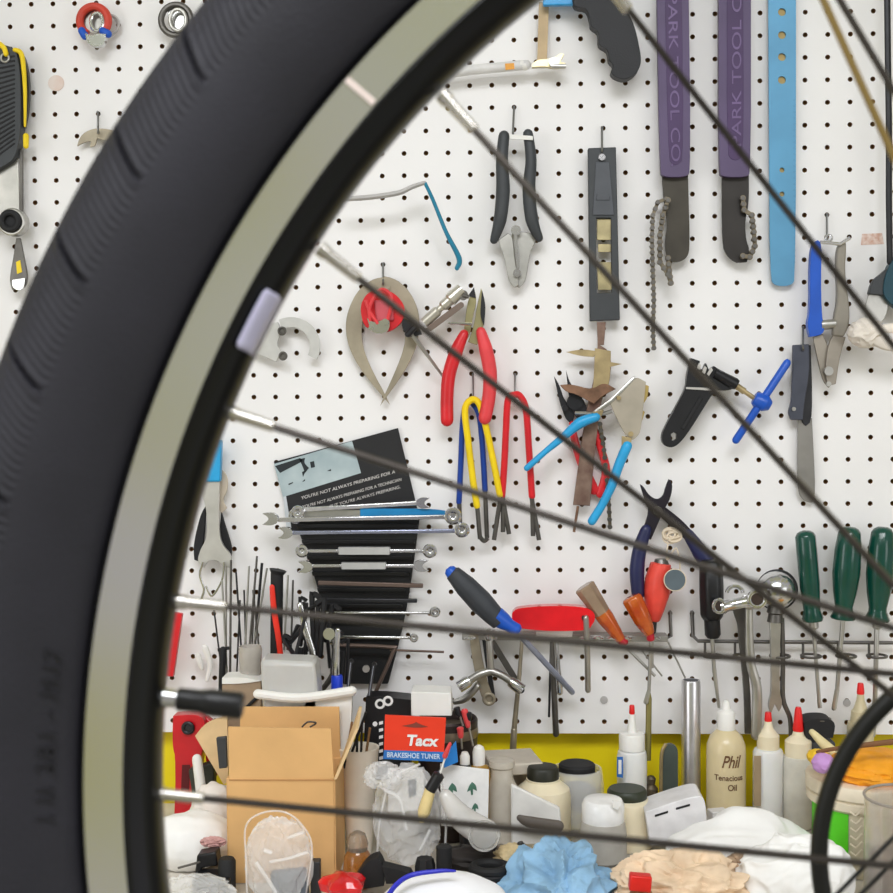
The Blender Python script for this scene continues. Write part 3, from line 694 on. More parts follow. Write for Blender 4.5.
# --- vernier calipers
t = T('vernier_calipers', 'old brown and brass vernier calipers hanging upside down', 'calipers', 595, 430, -.014)
part(t, 'beam', [poly([(597, 322), (606, 322), (604, 345), (600, 345), (611, 352), (611, 378), (600, 400), (590, 506), (573, 505), (586, 410), (594, 380), (598, 350)], -.020, .004)], M('brown_beam', '#8d7668', .5, .5, var=.3, vs=50, dirt='#6b5147'), bevel=.0006)
part(t, 'head', [poly([(595, 348), (611, 351), (610, 385), (602, 398), (592, 396), (594, 378)], -.024, .004)], brass, bevel=.0006)
part(t, 'upper_jaw', [poly([(566, 352), (582, 349), (596, 351), (594, 357), (580, 356)], -.024, .003), poly([(610, 362), (622, 364), (610, 367)], -.024, .003)], brass, bevel=.0004)
part(t, 'lower_jaw', [poly([(560, 385), (572, 384), (592, 390), (604, 382), (616, 389), (602, 396), (594, 404), (576, 394), (566, 392)], -.027, .003)], rusty, bevel=.0004)
part(t, 'depth_rod', [tube([(578, 506), (574, 532)], 1.4, -.018, sm=False)], rusty)
chain_t = T('bicycle_chain', 'short rusty chain length hanging behind the blue gripped cutters', 'chain', 606, 470, -.012)
chain(chain_t, step_path([(600, 424), (604, 450), (607, 480), (609, 505), (610, 527)], 7), -.014, 5)
# --- sky-blue handled cutters
t = T('parallel_pliers', 'grey headed pliers with two sky blue grips', 'pliers', 600, 440, -.034)
part(t, 'head', [poly([(609, 401), (630, 380), (637, 377), (646, 382), (642, 420), (640, 434), (633, 440), (625, 436)], -.036, .006)], M('beige_head', '#b9b0a0', .4, .6, var=.1), bevel=.0008)
part(t, 'jaw', [poly([(633, 400), (644, 384), (649, 386), (648, 398), (640, 408), (645, 412), (641, 424), (633, 420)], -.032, .007)], M('gold_jaw', '#cdb36e', .35, .7), bevel=.0008)
part(t, 'lever', [tube([(634, 378), (612, 400), (596, 412)], [1.6, 2.2, 2.6], -.036, sm=False, flat=.6), tube([(575, 413), (600, 414), (612, 411)], 2, -.032)], steel)
part(t, 'rivet', [disc(619, 398, 2.2, -.040, .003), disc(631, 434, 2.6, -.040, .003)], brass)
part(t, 'grip', [tube([(596, 417), (580, 423), (562, 438), (545, 452), (527, 468)], [4.5, 5.6, 3.8, 3, 3.2], -.038, seg=14)], skyb)
part(t, 'grip', [tube([(627, 446), (619, 465), (612, 485), (602, 505), (592, 521)], [5.2, 5, 4.6, 4.2, 4.4], -.038, seg=14)], skyb)
part(t, 'neck', [poly([(622, 436), (632, 438), (630, 450), (622, 448)], -.040, .006), poly([(592, 412), (604, 410), (600, 420)], -.040, .005)], brass, bevel=.0005)
# --- chain tool
t = T('chain_tool', 'black chain tool with blue T handle', 'chain tool', 710, 400, -.024)
part(t, 'body', poly([(691, 358), (700, 361), (699, 368), (703, 370), (706, 363), (709, 370), (714, 366), (717, 368), (738, 380), (735, 388), (727, 391), (715, 390), (705, 406), (690, 430), (681, 442), (673, 448), (664, 446), (661, 437), (666, 425), (678, 403), (686, 388), (687, 374)], -.030, .012, ([(671, 434), (674, 432), (677, 434), (677, 439), (674, 441), (671, 440)],)), black, bevel=.0014)
part(t, 'slot', [poly([(700, 396), (703, 398), (684, 430), (681, 428)], -.0312, .0014)], blackm, bevel=.0004)
part(t, 'tooth', [poly([(697, 368), (699, 363), (701, 365), (700, 370)], -.032, .004), poly([(702, 372), (705, 366), (707, 368), (705, 374)], -.032, .004), poly([(707, 374), (711, 367), (713, 370), (709, 376)], -.032, .004), poly([(686, 387), (712, 388), (719, 391), (686, 389)], -.0315, .002)], M('bare_casting', '#cfcbc6', .4, .7))
part(t, 'pin_bolt', [turn((735, 385), (754, 398), [(0, 3.4), (.5, 3.4), (.52, 2.4), (1, 2.4)], -.026)], brass)
part(t, 'sleeve', [turn((715, 373), (737, 385), [(0, 5), (.9, 6), (1, 5)], -.030)], black)
part(t, 'tee_bar', [tube([(736, 440), (762, 401), (787, 363)], 3.9, -.028, sm=False, seg=14)], blue)
part(t, 'tee_hub', [turn((754, 398), (770, 406), [(0, 6), (.15, 8), (.7, 8.5), (1, 5)], -.028)], blue)
# --- feeler gauge
hook(803, 328, 'wire hook holding the folding feeler gauge', 18)
t = T('feeler_gauge', 'dark folding feeler gauge with one long grey blade', 'gauge', 805, 420, -.014)
part(t, 'case', [poly([(793, 345), (809, 344), (810, 372), (805, 400), (803, 420), (791, 420), (788, 412), (792, 402)], -.018, .006)], M('slate_case', '#4c4f5a', .4, .5), bevel=.0008)
part(t, 'case', [poly([(800, 346), (811, 345), (813, 420), (806, 426), (800, 420)], -.012, .003)], gunmetal, bevel=.0006)
part(t, 'blade', [poly([(798, 420), (812, 418), (816, 495), (812, 503), (803, 501), (797, 490)], -.010, .002)], M('grey_blade', '#8e8b86', .4, .7), bevel=.0003)
part(t, 'rivet', disc(794, 409, 2, -.020, .003), steel)
# --- blue and grey cutters
hook(827, 215, 'wire hook holding the blue and grey cutters', 22)
t = T('cable_cutters', 'cutters with one blue and one grey handle, jaws down', 'cutters', 830, 310, -.022)
part(t, 'blue_handle', [poly([(814, 242), (818, 240), (822, 244), (821, 280), (822, 318), (825, 328), (822, 335), (810, 337), (807, 324), (810, 312), (810, 270), (811, 250)], -.028, .010)], blue, bevel=.0022, label='blue handle')
part(t, 'grey_handle', [poly([(838, 244), (846, 240), (847, 250), (845, 270), (850, 306), (850, 325), (844, 337), (833, 336), (834, 318), (838, 300), (836, 262)], -.028, .010)], M('warm_grey_grip', '#8d877c', .5), bevel=.0022, label='grey handle')
part(t, 'link', [tube([(820, 242, -.030), (840, 244, -.030), (850, 238, -.030)], 1.8, sm=False), ring(829, 238, 3, 1, -.026)], chrome)
part(t, 'jaw', [poly([(813, 337), (823, 334), (830, 350), (834, 380), (829, 388), (822, 380)], -.022, .004), poly([(833, 335), (846, 337), (840, 356), (836, 384), (828, 386), (825, 372), (828, 345)], -.026, .004)], M('jaw_taupe', '#9d958a', .4, .7), bevel=.0008)
part(t, 'bolt', disc(829, 371, 4.5, -.032, .005), steel, bevel=.0006); part(t, 'spring', turn((821, 325), (835, 324), [(0, 5), (1, 5)], -.024, 14), steel); part(t, 'bolt', disc(829, 384, 2.5, -.030, .004), steel)
# --- right edge
t = T('scraper', 'scraper with dark teal handle and grey blade at right edge', 'scraper', 885, 300, -.03)
part(t, 'handle', [poly([(893, 256), (915, 250), (915, 320), (884, 300), (883, 282)], -.034, .014)], M('deep_teal', '#12414f', .4), bevel=.002)
part(t, 'collar', [poly([(872, 281), (886, 270), (894, 262), (892, 296), (869, 294)], -.032, .010)], gray, bevel=.001)
part(t, 'blade', [poly([(869, 293), (890, 298), (886, 318), (876, 327), (863, 315)], -.026, .003)], steel, bevel=.0005)
part(t, 'hanging_strap', [tube([(887, -20), (888, 60), (889, 130), (889, 200), (890, 262)], 3.2, -.030, seg=8)], gunmetal)
t = T('rag', 'crumpled cream rag tied at the right edge of board', 'rag', 866, 333, -.04)
part(t, 'knot', blob(P(866, 333, -.045), (m(17), .016, m(14)), 5, 4, .22, 2.2, floor=False), M('rag_cream', '#e6ddd2', .9, var=.12))
part(t, 'tail', [tube([(872, 336, -.05), (890, 345, -.05), (915, 342, -.05)], [8, 6, 8], flat=.8), tube([(876, 330, -.05), (895, 328, -.05), (915, 330, -.05)], [4, 5, 6], flat=.8)], M('rag_cream', '#e6ddd2'))
# --- navy nippers with cord ball
t = T('end_nippers', 'navy handled pliers with black forked jaws pointing up', 'pliers', 665, 540, -.024)
part(t, 'jaw', [poly([(640, 484), (644, 487), (648, 494), (656, 500), (663, 497), (666, 486), (669, 479), (673, 484), (671, 498), (664, 510), (658, 524), (651, 540), (640, 536), (650, 512), (644, 498)], -.030, .006), poly([(656, 500), (664, 506), (682, 520), (693, 532), (688, 542), (674, 530), (660, 516), (652, 510)], -.026, .006)], M('black_oxide', '#2c2830', .4, .5), bevel=.001)
part(t, 'pivot', disc(658, 511, 4.5, -.034, .006), dsteel, bevel=.0006)
part(t, 'grip', [tube([(646, 530), (640, 548), (637, 570), (638, 594)], [5.5, 7, 7.5, 6.5], -.030, flat=.8, seg=14)], navy)
part(t, 'grip', [tube([(688, 534), (700, 552), (708, 566), (713, 590), (716, 606)], [5.5, 8, 8.5, 8, 5], -.024, flat=.8, seg=14)], navy)
ck = T('cord_bundle', 'small knotted bundle of tan cord between the navy handles', 'cord', 674, 535, -.04)
part(ck, 'knot', [ring(672 + 3 * math.cos(i), 535 + 2 * math.sin(i * 2), 6 + i % 3, 1.1, -.040 - .001 * (i % 4), sy=.5 + .1 * (i % 5)) for i in range(9)], M('tan_cord', '#d8c9b3', .8))
part(ck, 'loop', tube([(668, 542, -.040), (667, 560, -.042), (676, 548, -.042), (680, 566, -.042), (678, 580, -.042)], .8), M('tan_cord', '#d8c9b3'))
# --- screwdrivers
def driver(label, a, b, prof, col, shank=None, sr=2, y=-.028, flutes=0, fa=0, ferr=None, fcol=None, tipw=None, group='screwdrivers on the board', kind='screwdriver', parts=()):
    t = T(kind, label, kind.replace('_', ' '), a[0], a[1], y, group)
    part(t, 'handle', turn(a, b, prof, y, 24, flutes, fa), col, ang=1.0)
    if ferr: part(t, 'ferrule', turn(b, ferr[0], [(0, ferr[1]), (.8, ferr[1]), (1, ferr[1] * .7)], y), fcol or black)
    if shank: part(t, 'shank', [tube([shank[0], shank[1]], [sr, sr * .9], y, sm=False, seg=12)] + ([tube([shank[1], tipw[0]], [sr, tipw[1]], y, sm=False, flat=.4)] if tipw else []), steel)
    return t
gh = [(0, 5), (.02, 8), (.06, 10), (.3, 10), (.6, 9.8), (.8, 8.6), (.88, 8.2), (.97, 10.5), (1, 9.5)]
gw = [(0, 5), (.02, 8.5), (.06, 11), (.25, 13), (.5, 13.6), (.7, 11.6), (.86, 8.8), (.9, 9), (.98, 12.5), (1, 11.5)]
driver('dark green screwdriver, slimmest and leftmost of the green three', (805, 531), (813, 621), gh, green, ((813, 621), (819, 700)), 2.1, -.034, 8, .03, ((814, 629), 5), steel, ((820, 708), 2.2))
driver('dark green screwdriver, middle of the three, wide bulging handle', (850, 527), (843, 619), gw, green, ((843, 619), (837, 690)), 2.4, -.036, 8, .03, None, None, ((834, 708), 2.6))
driver('dark green screwdriver nearest the right edge of the board', (883, 527), (877, 621), gw, green, ((877, 621), (875, 700)), 2.6, -.036, 8, .03, ((877, 629), 4.5), steel, ((873, 735), 2.6))
driver('black handled screwdriver below the navy pliers', (711, 560), (712, 620), [(0, 8), (.05, 11), (.5, 11.5), (.9, 11), (.95, 10), (1, 8)], black, ((712, 636), (714, 668)), 2.2, -.036, 6, .06, ((713, 638), 8), black, ((719, 708), 1.4))
t = driver('red screwdriver with ribbed handle behind the grey disc', (661, 562), (653, 621), [(0, 5), (.03, 10), (.3, 13.2), (.5, 13), (.8, 9.5), (.97, 7), (1, 5.5)], M('coral_handle', '#e34a3c', .4, bump=.2), ((652, 632), (652, 668)), 1.8, -.030, 10, .03, ((652, 634), 4), gunmetal)
part(t, 'end_cap', turn((661, 559), (661, 564), [(0, 6), (1, 8)], -.030), dsteel)
kd = T('round_tag', 'round grey disc tag hanging in front of red screwdriver', 'tag', 675, 580, -.05)
part(kd, 'disc', [disc(675, 580, 10.5, -.052, .003)], M('disc_grey', '#59656c', .45), bevel=.0006)
part(kd, 'rim', [ring(675, 580, 10.5, .9, -.051)], M('tan_cord', '#d8c9b3'))
amber = M('amber_handle', '#e0762a', .15, trans=.35, var=.3, vs=60, dirt='#c24a18', coat=.3)
tt = driver('amber screwdriver with clear fluted end beside red handle', (602, 613), (621, 640), [(0, 8), (.2, 8), (.7, 6), (1, 4.5)], amber, ((624, 645), (655, 676)), 1.6, -.040, 6, .08, ((626, 645), 4.6), M('dark_red_collar', '#b3182a', .3))
part(tt, 'clear_end', turn((584, 586), (602, 613), [(0, 8.5), (.05, 10), (1, 8)], -.040, 24, 6, .08), M('tea_clear', '#b49c82', .12, trans=.5, var=.2))
driver('amber screwdriver leaning with shank reaching the bench bottles', (631, 597), (650, 634), [(0, 8), (.05, 9.5), (.6, 8.6), (.85, 6.5), (1, 4.5)], amber, ((651, 640), (649, 690)), 1.9, -.046, 6, .08, ((651, 641), 4), M('dark_red_collar', '#b3182a'), ((646, 702), 2.6))
for q in ((610, 652, 652, 690), (622, 648, 655, 670)): pass
# --- blue and charcoal handled knife/driver
t = T('ratchet_driver', 'charcoal handle with blue collar leaning on the rack', 'driver', 480, 600, -.035)
part(t, 'handle', turn((451, 571), (500, 622), [(0, 5), (.04, 8), (.3, 11), (.6, 12), (.85, 10.5), (1, 9)], -.070, 24, 8, .03), M('charcoal_rubber', '#35383d', .6, bump=.2))
part(t, 'blue_cap', turn((448, 568), (453, 574), [(0, 3), (.3, 6), (1, 7)], -.070), blue)
part(t, 'collar', turn((496, 616), (519, 632), [(0, 10), (.3, 9), (.6, 6.5), (.9, 7), (1, 5)], -.070), blue)
part(t, 'shaft', [tube([(516, 631, -.070), (572, 692, -.030)], 3, sm=False)], M('blue_steel', '#9ba1b4', .35, .7))
# --- red folding handle
t = T('folding_key_set', 'glossy red oval handle lying across the tool rack', 'hex key set', 553, 618, -.04)
rp = [(512, 619), (513, 612), (522, 608), (553, 606), (580, 607), (592, 611), (595, 618), (592, 625), (585, 630), (553, 631), (525, 629), (515, 626)]
part(t, 'body', poly([(q.x, q.y) for q in smooth_path([Vector((a, b, 0)) for a, b in rp + rp[:1]], [1] * (len(rp) + 1), 4)[0][:-1]], -.048, .016), M('glossy_red', '#dc1a22', .25, coat=.4), bevel=.005, ang=1.4)
part(t, 'key', tube([(586, 618, -.050), (587, 640, -.046), (588, 690, -.046)], 3, sm=False), steel)
part(t, 'pin', disc(584, 618, 2.4, -.050, .004), gunmetal)
rl = [(536, 632), (573, 631), (572, 637), (536, 638)]
# --- rack under them
t = T('tool_rack', 'grey wire tool rack strip with small rings and white label', 'rack', 570, 640, -.02)
part(t, 'strip', [poly([(462, 634), (668, 636), (668, 642), (462, 640)], -.030, .022)], M('rack_grey', '#9a9791', .4, .6), bevel=.0008)
part(t, 'label', [poly(rl, -.0315, .001)], white)
for q in (470, 492, 585, 598, 612, 627, 655): part(t, 'ring', ring(q, 638, 5, 1.1, -.036, ax='z', sy=1), chrome)
part(t, 'bracket', [tube([(670, 612, 0), (670, 613, -.012), (671, 636, -.014), (664, 639, -.02)], 1.8, sm=False)], dsteel)
t = T('wire_rack', 'long wire rack holding the green screwdrivers and chrome wrench', 'rack', 790, 642, -.02)
part(t, 'rail', [tube([(692, 612, 0), (692, 613, -.010), (693, 636, -.012), (698, 641, -.016), (780, 642, -.016), (915, 643, -.016)], 1.9, sm=False)], M('rack_wire', '#6b6865', .4, .8))
for q in (713, 743, 780, 811, 846, 877): part(t, 'ring', [ring(q, 656, 9.5, 1.3, -.034, ax='z'), tube([(q - 8, 643, -.016), (q - 8, 655, -.026)], 1.3, sm=False)], M('rack_wire', '#6b6865'))
# --- spanners below the rack
t = T('socket_wrench', 'Y shaped three way socket wrench below the rack', 'wrench', 490, 665, -.035)
part(t, 'arm', [tube([(489, 632), (490, 650), (491, 670)], 3.6, -.044, sm=False, seg=14), tube([(491, 671), (478, 675), (462, 686)], 4, -.044, seg=14), tube([(491, 671), (505, 677), (520, 689)], 4, -.044, seg=14)], steel)
for a_, b_2 in (((470, 680), (459, 687)), ((510, 681), (522, 690)), ((490, 640), (489, 630))): part(t, 'socket', turn(a_, b_2, [(0, 5), (.3, 6.2), (1, 6.2)], -.044), chrome)
part(t, 'socket_hole', [disc(521, 690, 3.5, -.050, .003)], blackm)
solo('box_wrench', 'tarnished flat wrench hanging behind the Y shaped wrench', 'wrench', [poly([(469, 632), (478, 632), (484, 668), (490, 690), (495, 700), (492, 705), (484, 703), (479, 690), (472, 660)], -.030, .004), ring(489, 699, 5, 2, -.031)], tansteel, bevel=.0006)
solo('dark_wrench', 'dark thin wrench beneath the blue collared driver handle', 'wrench', [bar((484, 636), (493, 698), 5, -.024, .003)], gunmetal, bevel=.0005)
solo('lower_wrench', 'short bent steel wrench poking out under the Y wrench', 'wrench', [tube([(455, 702), (466, 698), (477, 686)], [3, 4, 4], -.034)], steel)
solo('allen_key', 'dark diagonal bar crossing behind the Y wrench arm', 'hex key', [bar((491, 640), (518, 684), 6, -.022, .004)], dsteel, bevel=.0006)
solo('long_punch', 'long thin punch hanging to the yellow strip left of centre', 'punch', [tube([(522, 640), (519, 680), (514, 730)], [1.8, 2.2, 2.8], -.026, sm=False), tube([(514, 730), (513, 750)], [3.2, 3.4], -.026, sm=False)], tansteel)
solo('steel_punch', 'bright short steel punch hanging under the white label', 'punch', [tube([(556, 640), (558, 665), (560, 692)], [2.2, 2.4, 3.2], -.036, sm=False)], chrome)
solo('thin_rod', 'grey rod hanging lowest under the white label', 'rod', [tube([(552, 644), (554, 690), (556, 734)], [2.4, 3.0, 3.2], -.026, sm=False)], dsteel)
solo('thin_rod', 'thin dark rod left of the lowest hanging rod', 'rod', [tube([(551, 644), (549, 717)], 1.2, -.022, sm=False)], gunmetal)
for k, (a, b, l) in enumerate((((668, 642), (690, 688), 'thin wire pick slanting down towards the silver tube'), ((640, 648), (662, 676), 'thin wire pick crossing beneath the amber handles'))):
    solo('wire_pick', l, 'pick', [tube([a, b], .9, -.02, sm=False)], steel)
# --- chrome ratchet and big adjustable
t = T('sliding_t_wrench', 'chrome T head wrench with bent shaft beside black screwdriver', 'wrench', 740, 605, -.05)
part(t, 'cross_tube', [turn((720, 607), (758, 600), [(0, 7), (.1, 7.5), (.18, 6), (.6, 6), (.7, 8), (.85, 8.5), (1, 8)], -.056)], chrome)
part(t, 'end_socket', ring(719, 606, 5.4, 1.8, -.062, sy=1.2), chrome); part(t, 'end_socket', ring(757, 599, 8, 2.4, -.068), chrome)
part(t, 'socket_hole', disc(757, 599, 6.4, -.0675, .006), M('socket_dark', '#33261c', .7)); part(t, 'socket_hole', disc(719, 606, 4.2, -.0625, .003), M('socket_dark', '#33261c', .7))
part(t, 'shaft', [tube([(749, 602), (749, 630), (751, 664), (757, 690), (756, 735)], [4, 4.2, 4.6, 5, 5.2], -.050, flat=.7, n=5)], steel)
part(t, 'collar', [ring(735, 594, 8, 2, -.050, 10, 170)], chrome)
solo('ring_spanner', 'grey ring spanner hanging behind the chrome T wrench', 'spanner', [poly([(733, 600), (748, 598), (752, 610), (748, 622), (745, 640), (750, 680), (752, 734), (745, 734), (744, 690), (739, 640), (738, 624), (733, 612)], -.034, .005)], dsteel, bevel=.0008)
t = T('dome_wrench', 'wrench with large chrome domed head left of green handles', 'wrench', 777, 590, -.045)
part(t, 'dome', [turn((776, 590, -.030), (776, 590.5, -.056), [(0, 19), (.4, 19), (.7, 16.5), (.9, 11), (1, 4)], -.045)], chrome)
part(t, 'dark_rim', [ring(777, 590, 18.5, 2.4, -.032)], gunmetal)
part(t, 'neck', [turn((776, 606), (775, 622), [(0, 8), (.4, 9), (.5, 7), (1, 8)], -.046)], dsteel)
part(t, 'shaft', [poly([(770, 620), (781, 620), (779, 690), (783, 704), (779, 712), (775, 704), (771, 714), (768, 706), (772, 690)], -.044, .006)], steel, bevel=.001)
part(t, 'side_bar', [tube([(782, 618), (783, 660), (783, 698), (790, 718), (791, 738)], 2.4, -.040, n=5)], dsteel)

# ================================================================== LEFT SIDE: POSTER, WRENCHES, STICKS
t = T('fork_wrench', 'silver crank fork wrench with blue top beside the rim', 'wrench', 213, 540, -.022)
part(t, 'body', [poly([(200, 440), (220, 440), (219, 510), (219, 532), (222, 545), (232, 556), (230, 568), (222, 566), (218, 560), (208, 560), (204, 568), (197, 562), (200, 550), (207, 538), (207, 510), (200, 490)], -.026, .005)], M('pale_fork', '#c9c7c2', .35, .6), bevel=.001)
part(t, 'blue_grip', [poly([(200, 440), (221, 440), (220, 482), (200, 482)], -.030, .012)], skyb, bevel=.002)
t = T('black_pliers', 'black winged handles behind the silver fork wrench', 'pliers', 213, 540, -.012)
part(t, 'handle', [poly([(206, 505), (204, 540), (200, 562), (194, 560), (193, 545), (200, 515)], -.016, .006)], blackm, bevel=.001)
part(t, 'handle', [poly([(221, 512), (226, 530), (232, 548), (230, 562), (224, 556), (219, 535)], -.016, .006)], blackm, bevel=.001)
part(t, 'clip', [poly([(219, 468), (227, 474), (228, 490), (222, 500), (227, 508), (221, 514), (216, 500)], -.014, .003)], M('clip_tan', '#c9bba8', .5), bevel=.0005)
t = T('poster', 'black poster with pale photo and slanted white lettering', 'poster', 345, 470, -.004)
part(t, 'sheet', poly([(274, 462), (398, 428), (420, 520), (292, 532)], -.0045, .0012), M('poster_black', '#1c1c1e', .6, var=.15), smooth=False)
part(t, 'photo', poly([(274, 464), (352, 441), (361, 473), (283, 497)], -.0052, .0005), M('poster_photo', '#b9c6c8', .5, var=.25, vs=20, dirt='#9aabb0'), smooth=False)
part(t, 'photo_figure', [poly(q, -.0056, .0003) for q in ([(275, 466), (300, 458), (303, 461), (280, 473)], [(299, 459), (305, 458), (304, 463), (309, 468), (305, 473), (302, 465)], [(310, 462), (314, 461), (315, 467), (311, 468)], [(288, 484), (293, 482), (293, 483), (289, 485)], [(302, 482), (305, 479), (305, 481)], [(327, 471), (331, 469), (331, 471)], [(302, 472), (306, 470), (303, 477)])], M('poster_ink', '#20272b', .6))
part(t, 'photo_edge', poly([(283, 497), (287, 532), (292, 532), (286, 496)], -.0051, .0005), M('pale_edge', '#c8cdd2', .5))
pt = M('poster_letters', '#d8d3cf', .6)
text(t, 'lettering', "YOU'RE NOT ALWAYS PREPARING FOR A", 302, 499.5, 15.5, 3.2, -.0052, pt, width=98, shear=.2, bold=.0)
text(t, 'lettering', "YOU'RE NOT ALWAYS PREPARING FOR A TECHNICIAN", 303, 508.5, 15.5, 3.0, -.0052, pt, width=104, shear=.2, bold=.0)
text(t, 'lettering', "BUT YOU'RE ALWAYS PREPARING.", 330, 508, 15.5, 3.0, -.0052, pt, width=74, shear=.2, bold=.0)
t = T('wrench_rack', 'tapering black ribbed rack carrying the row of wrenches', 'rack', 355, 600, -.02)
rk = part(t, 'panel', poly([(293, 516), (420, 514), (414, 560), (405, 620), (388, 684), (340, 684), (330, 640), (316, 580)], -.012, .008), M('rack_black', '#0f0f10', .6, bump=.3), bevel=.001)
part(t, 'shelf_rib', [poly([(296 + k * 5.2, 524 + k * 16), (418 - k * 3.2, 524 + k * 16), (418 - k * 3.2, 528 + k * 16), (297 + k * 5.2, 528 + k * 16)], -.0165, .006) for k in range(8)], black, bevel=.0006)
part(t, 'rivet', [disc(366, 669, 3.6, -.0145, .004)], M('pale_rivet', '#a8a29a', .5))
def hwrench(label, a, b, w, heads, mat, y=-.030, mid=None, extra=None):
    t = T('combination_wrench', label, 'wrench', (a[0] + b[0]) / 2, a[1] + 4, y, 'wrenches in the black rack')
    part(t, 'shaft', [poly([(a[0], a[1] - w / 2), (b[0], b[1] - w / 2), (b[0], b[1] + w / 2), (a[0], a[1] + w / 2)], y, .004)], mat, bevel=.001)
    if mid: part(t, 'grip_plate', [poly([(mid[0], mid[2] - mid[3]), (mid[1], mid[2] - mid[3]), (mid[1], mid[2] + mid[3]), (mid[0], mid[2] + mid[3])], y - .002, .007)], M('satin_grip', '#c6c6c6', .45, .6), bevel=.001)
    for (hx, hy, hr, kind) in heads:
        if kind == 'ring': part(t, 'ring_end', [ring(hx, hy, hr * .72, hr * .4, y - .003, ), disc(hx, hy, hr * .4, y - .001, .003)], chrome)
        else:
            s = -1 if hx < (a[0] + b[0]) / 2 else 1
            part(t, 'open_end', [poly([(hx - s * hr, hy - hr * .5), (hx, hy - hr), (hx + s * hr * 1.3, hy - hr * .8), (hx + s * hr * .4, hy - hr * .25), (hx + s * hr * .4, hy + hr * .25), (hx + s * hr * 1.3, hy + hr * .8), (hx, hy + hr), (hx - s * hr, hy + hr * .5)], y - .003, .007)], chrome, bevel=.001)
    return t
hwrench('pale topmost wrench of the rack lying just above the blue one', (300, 510), (420, 503), 4.5, ((422, 503, 6, 'open'), (298, 512, 6, 'ring')), M('pale_chrome', '#e4e4e4', .2, .9), -.036)
t = hwrench('wrench with sky blue half, second from the top of rack', (300, 514), (362, 513.5), 7, ((296, 516, 7, 'ring'),), steel, -.032)
part(t, 'blue_half', [poly([(360, 508.5), (440, 509), (450, 513), (438, 518), (360, 518)], -.034, .006)], M('blue_half', '#1f7fb5', .35), bevel=.001, label='sky blue handle half')
hwrench('longest bright wrench stretching across below the blue one', (278, 520), (446, 517), 4.5, ((271, 519, 7, 'open'), (453, 516, 8, 'ring')), chrome, -.042)
hwrench('bluish steel wrench, fourth from the top of rack', (288, 533), (458, 531), 4, ((286, 533, 6.5, 'open'), (462, 530, 7, 'ring')), M('bluish_steel', '#a9aec6', .25, .9), -.040)
hwrench('double ended wrench with thick satin middle, upper of two', (300, 551), (426, 551), 3.6, ((302, 551, 6, 'ring'), (430, 551, 6.5, 'ring')), chrome, -.034, (338, 390, 551, 3.8))
hwrench('double ended wrench with thick satin middle, lower of two', (304, 566), (420, 566), 3.6, ((306, 567, 6.5, 'open'), (420, 566, 6.5, 'open')), chrome, -.034, (341, 386, 566, 3.4))
hwrench('dull brown bar wrench below the two satin ones', (318, 583), (423, 586), 4.5, (), M('brownish_steel', '#6d5d55', .45, .6), -.032)
hwrench('dark narrow bar wrench, just above the thin ring wrench', (318, 600), (417, 601), 4, (), gunmetal, -.032)
hwrench('thin bright wrench with a small ring on the right', (322, 613), (432, 613), 2.8, ((435, 612, 5, 'ring'),), chrome, -.032)
hwrench('thin bright wrench with small end, lowest of the bright ones', (336, 637), (410, 638), 3, ((332, 638, 6, 'ring'), (414, 638, 4, 'ring')), chrome, -.032)
solo('hex_key', 'long brown hex key lying below the lowest bright wrench', 'hex key', [tube([(372, 700, -.034), (393, 652, -.032), (390, 647, -.032), (340, 645, -.032)], 2, n=4), tube([(390, 650, -.030), (444, 652, -.028)], 1.2, sm=False)], M('brownish_steel', '#6d5d55'))
# sticks standing left
rnd = random.Random(11)
t = T('spoke_holder', 'slim black holder with a red stripe standing behind spoke', 'holder', 278, 620, -.05)
part(t, 'tube', [turn((277, 573), (276, 690), [(0, 6.5), (1, 6)], -.050, 14), turn((278, 570), (277, 575), [(0, 9), (1, 6)], -.050, 14)], blackm)
part(t, 'red_strip', [tube([(272, 587, -.059), (274, 610, -.059), (280, 650, -.059), (283, 700, -.059)], [2.6, 3, 3, 3.2], flat=.5)], M('red_strip', '#ea3322', .4))
sticks = [(226, 566, 226, 690, 1.1), (231, 560, 230, 688, 1.2), (236, 572, 244, 690, 1), (249, 566, 243, 690, 1), (257, 556, 246, 690, 1.1), (262, 563, 252, 676, 1.4), (267, 568, 247, 688, 1), (255, 580, 251, 670, .9), (244, 590, 247, 680, .9), (288, 575, 284, 650, 1), (293, 580, 291, 650, 1), (214, 610, 224, 690, .9), (222, 580, 228, 690, 1), (253, 590, 263, 690, 1), (240, 600, 236, 690, .9)]
for i, (a, b, c, d, r) in enumerate(sticks):
    yy = -.030 - .004 * (i % 5)
    solo('loose_spoke', ('tallest thin wire spoke of the cluster left of black holder' if i == 4 else 'wire spoke just right of the black red striped holder' if i == 9 else 'second wire spoke right of the black red striped holder' if i == 10 else 'thin wire spoke standing in the cluster left of black holder'), 'spoke', [tube([(a, b, yy), (c, d, yy - .008)], r, sm=False, seg=6)], (steel, dsteel, gunmetal)[i % 3], 'loose wire spokes standing in a cluster')
solo('steel_bracket', 'small white hooked strip hanging low beside the wheel rim', 'bracket', [tube([(205, 648, -.02), (210, 664, -.02), (207, 680, -.02)], [3.6, 2.6, 2.2], flat=.5), tube([(198, 656, -.018), (202, 668, -.018)], [3.4, 2.4], sm=False)], white)
solo('wire_clip', 'looped thin silver wire clip under the fork wrench', 'clip', [tube([(203, 562, -.03), (200, 575, -.03), (204, 590, -.03), (199, 604, -.03)], 1.3), tube([(224, 562, -.03), (222, 580, -.03), (212, 596, -.03), (206, 586, -.03)], 1.1)], chrome)
solo('red_bar', 'narrow red bar hanging right against the black rim', 'bar', [poly([(170, 612), (182, 614), (173, 677), (162, 676)], -.03, .008)], red, bevel=.001)
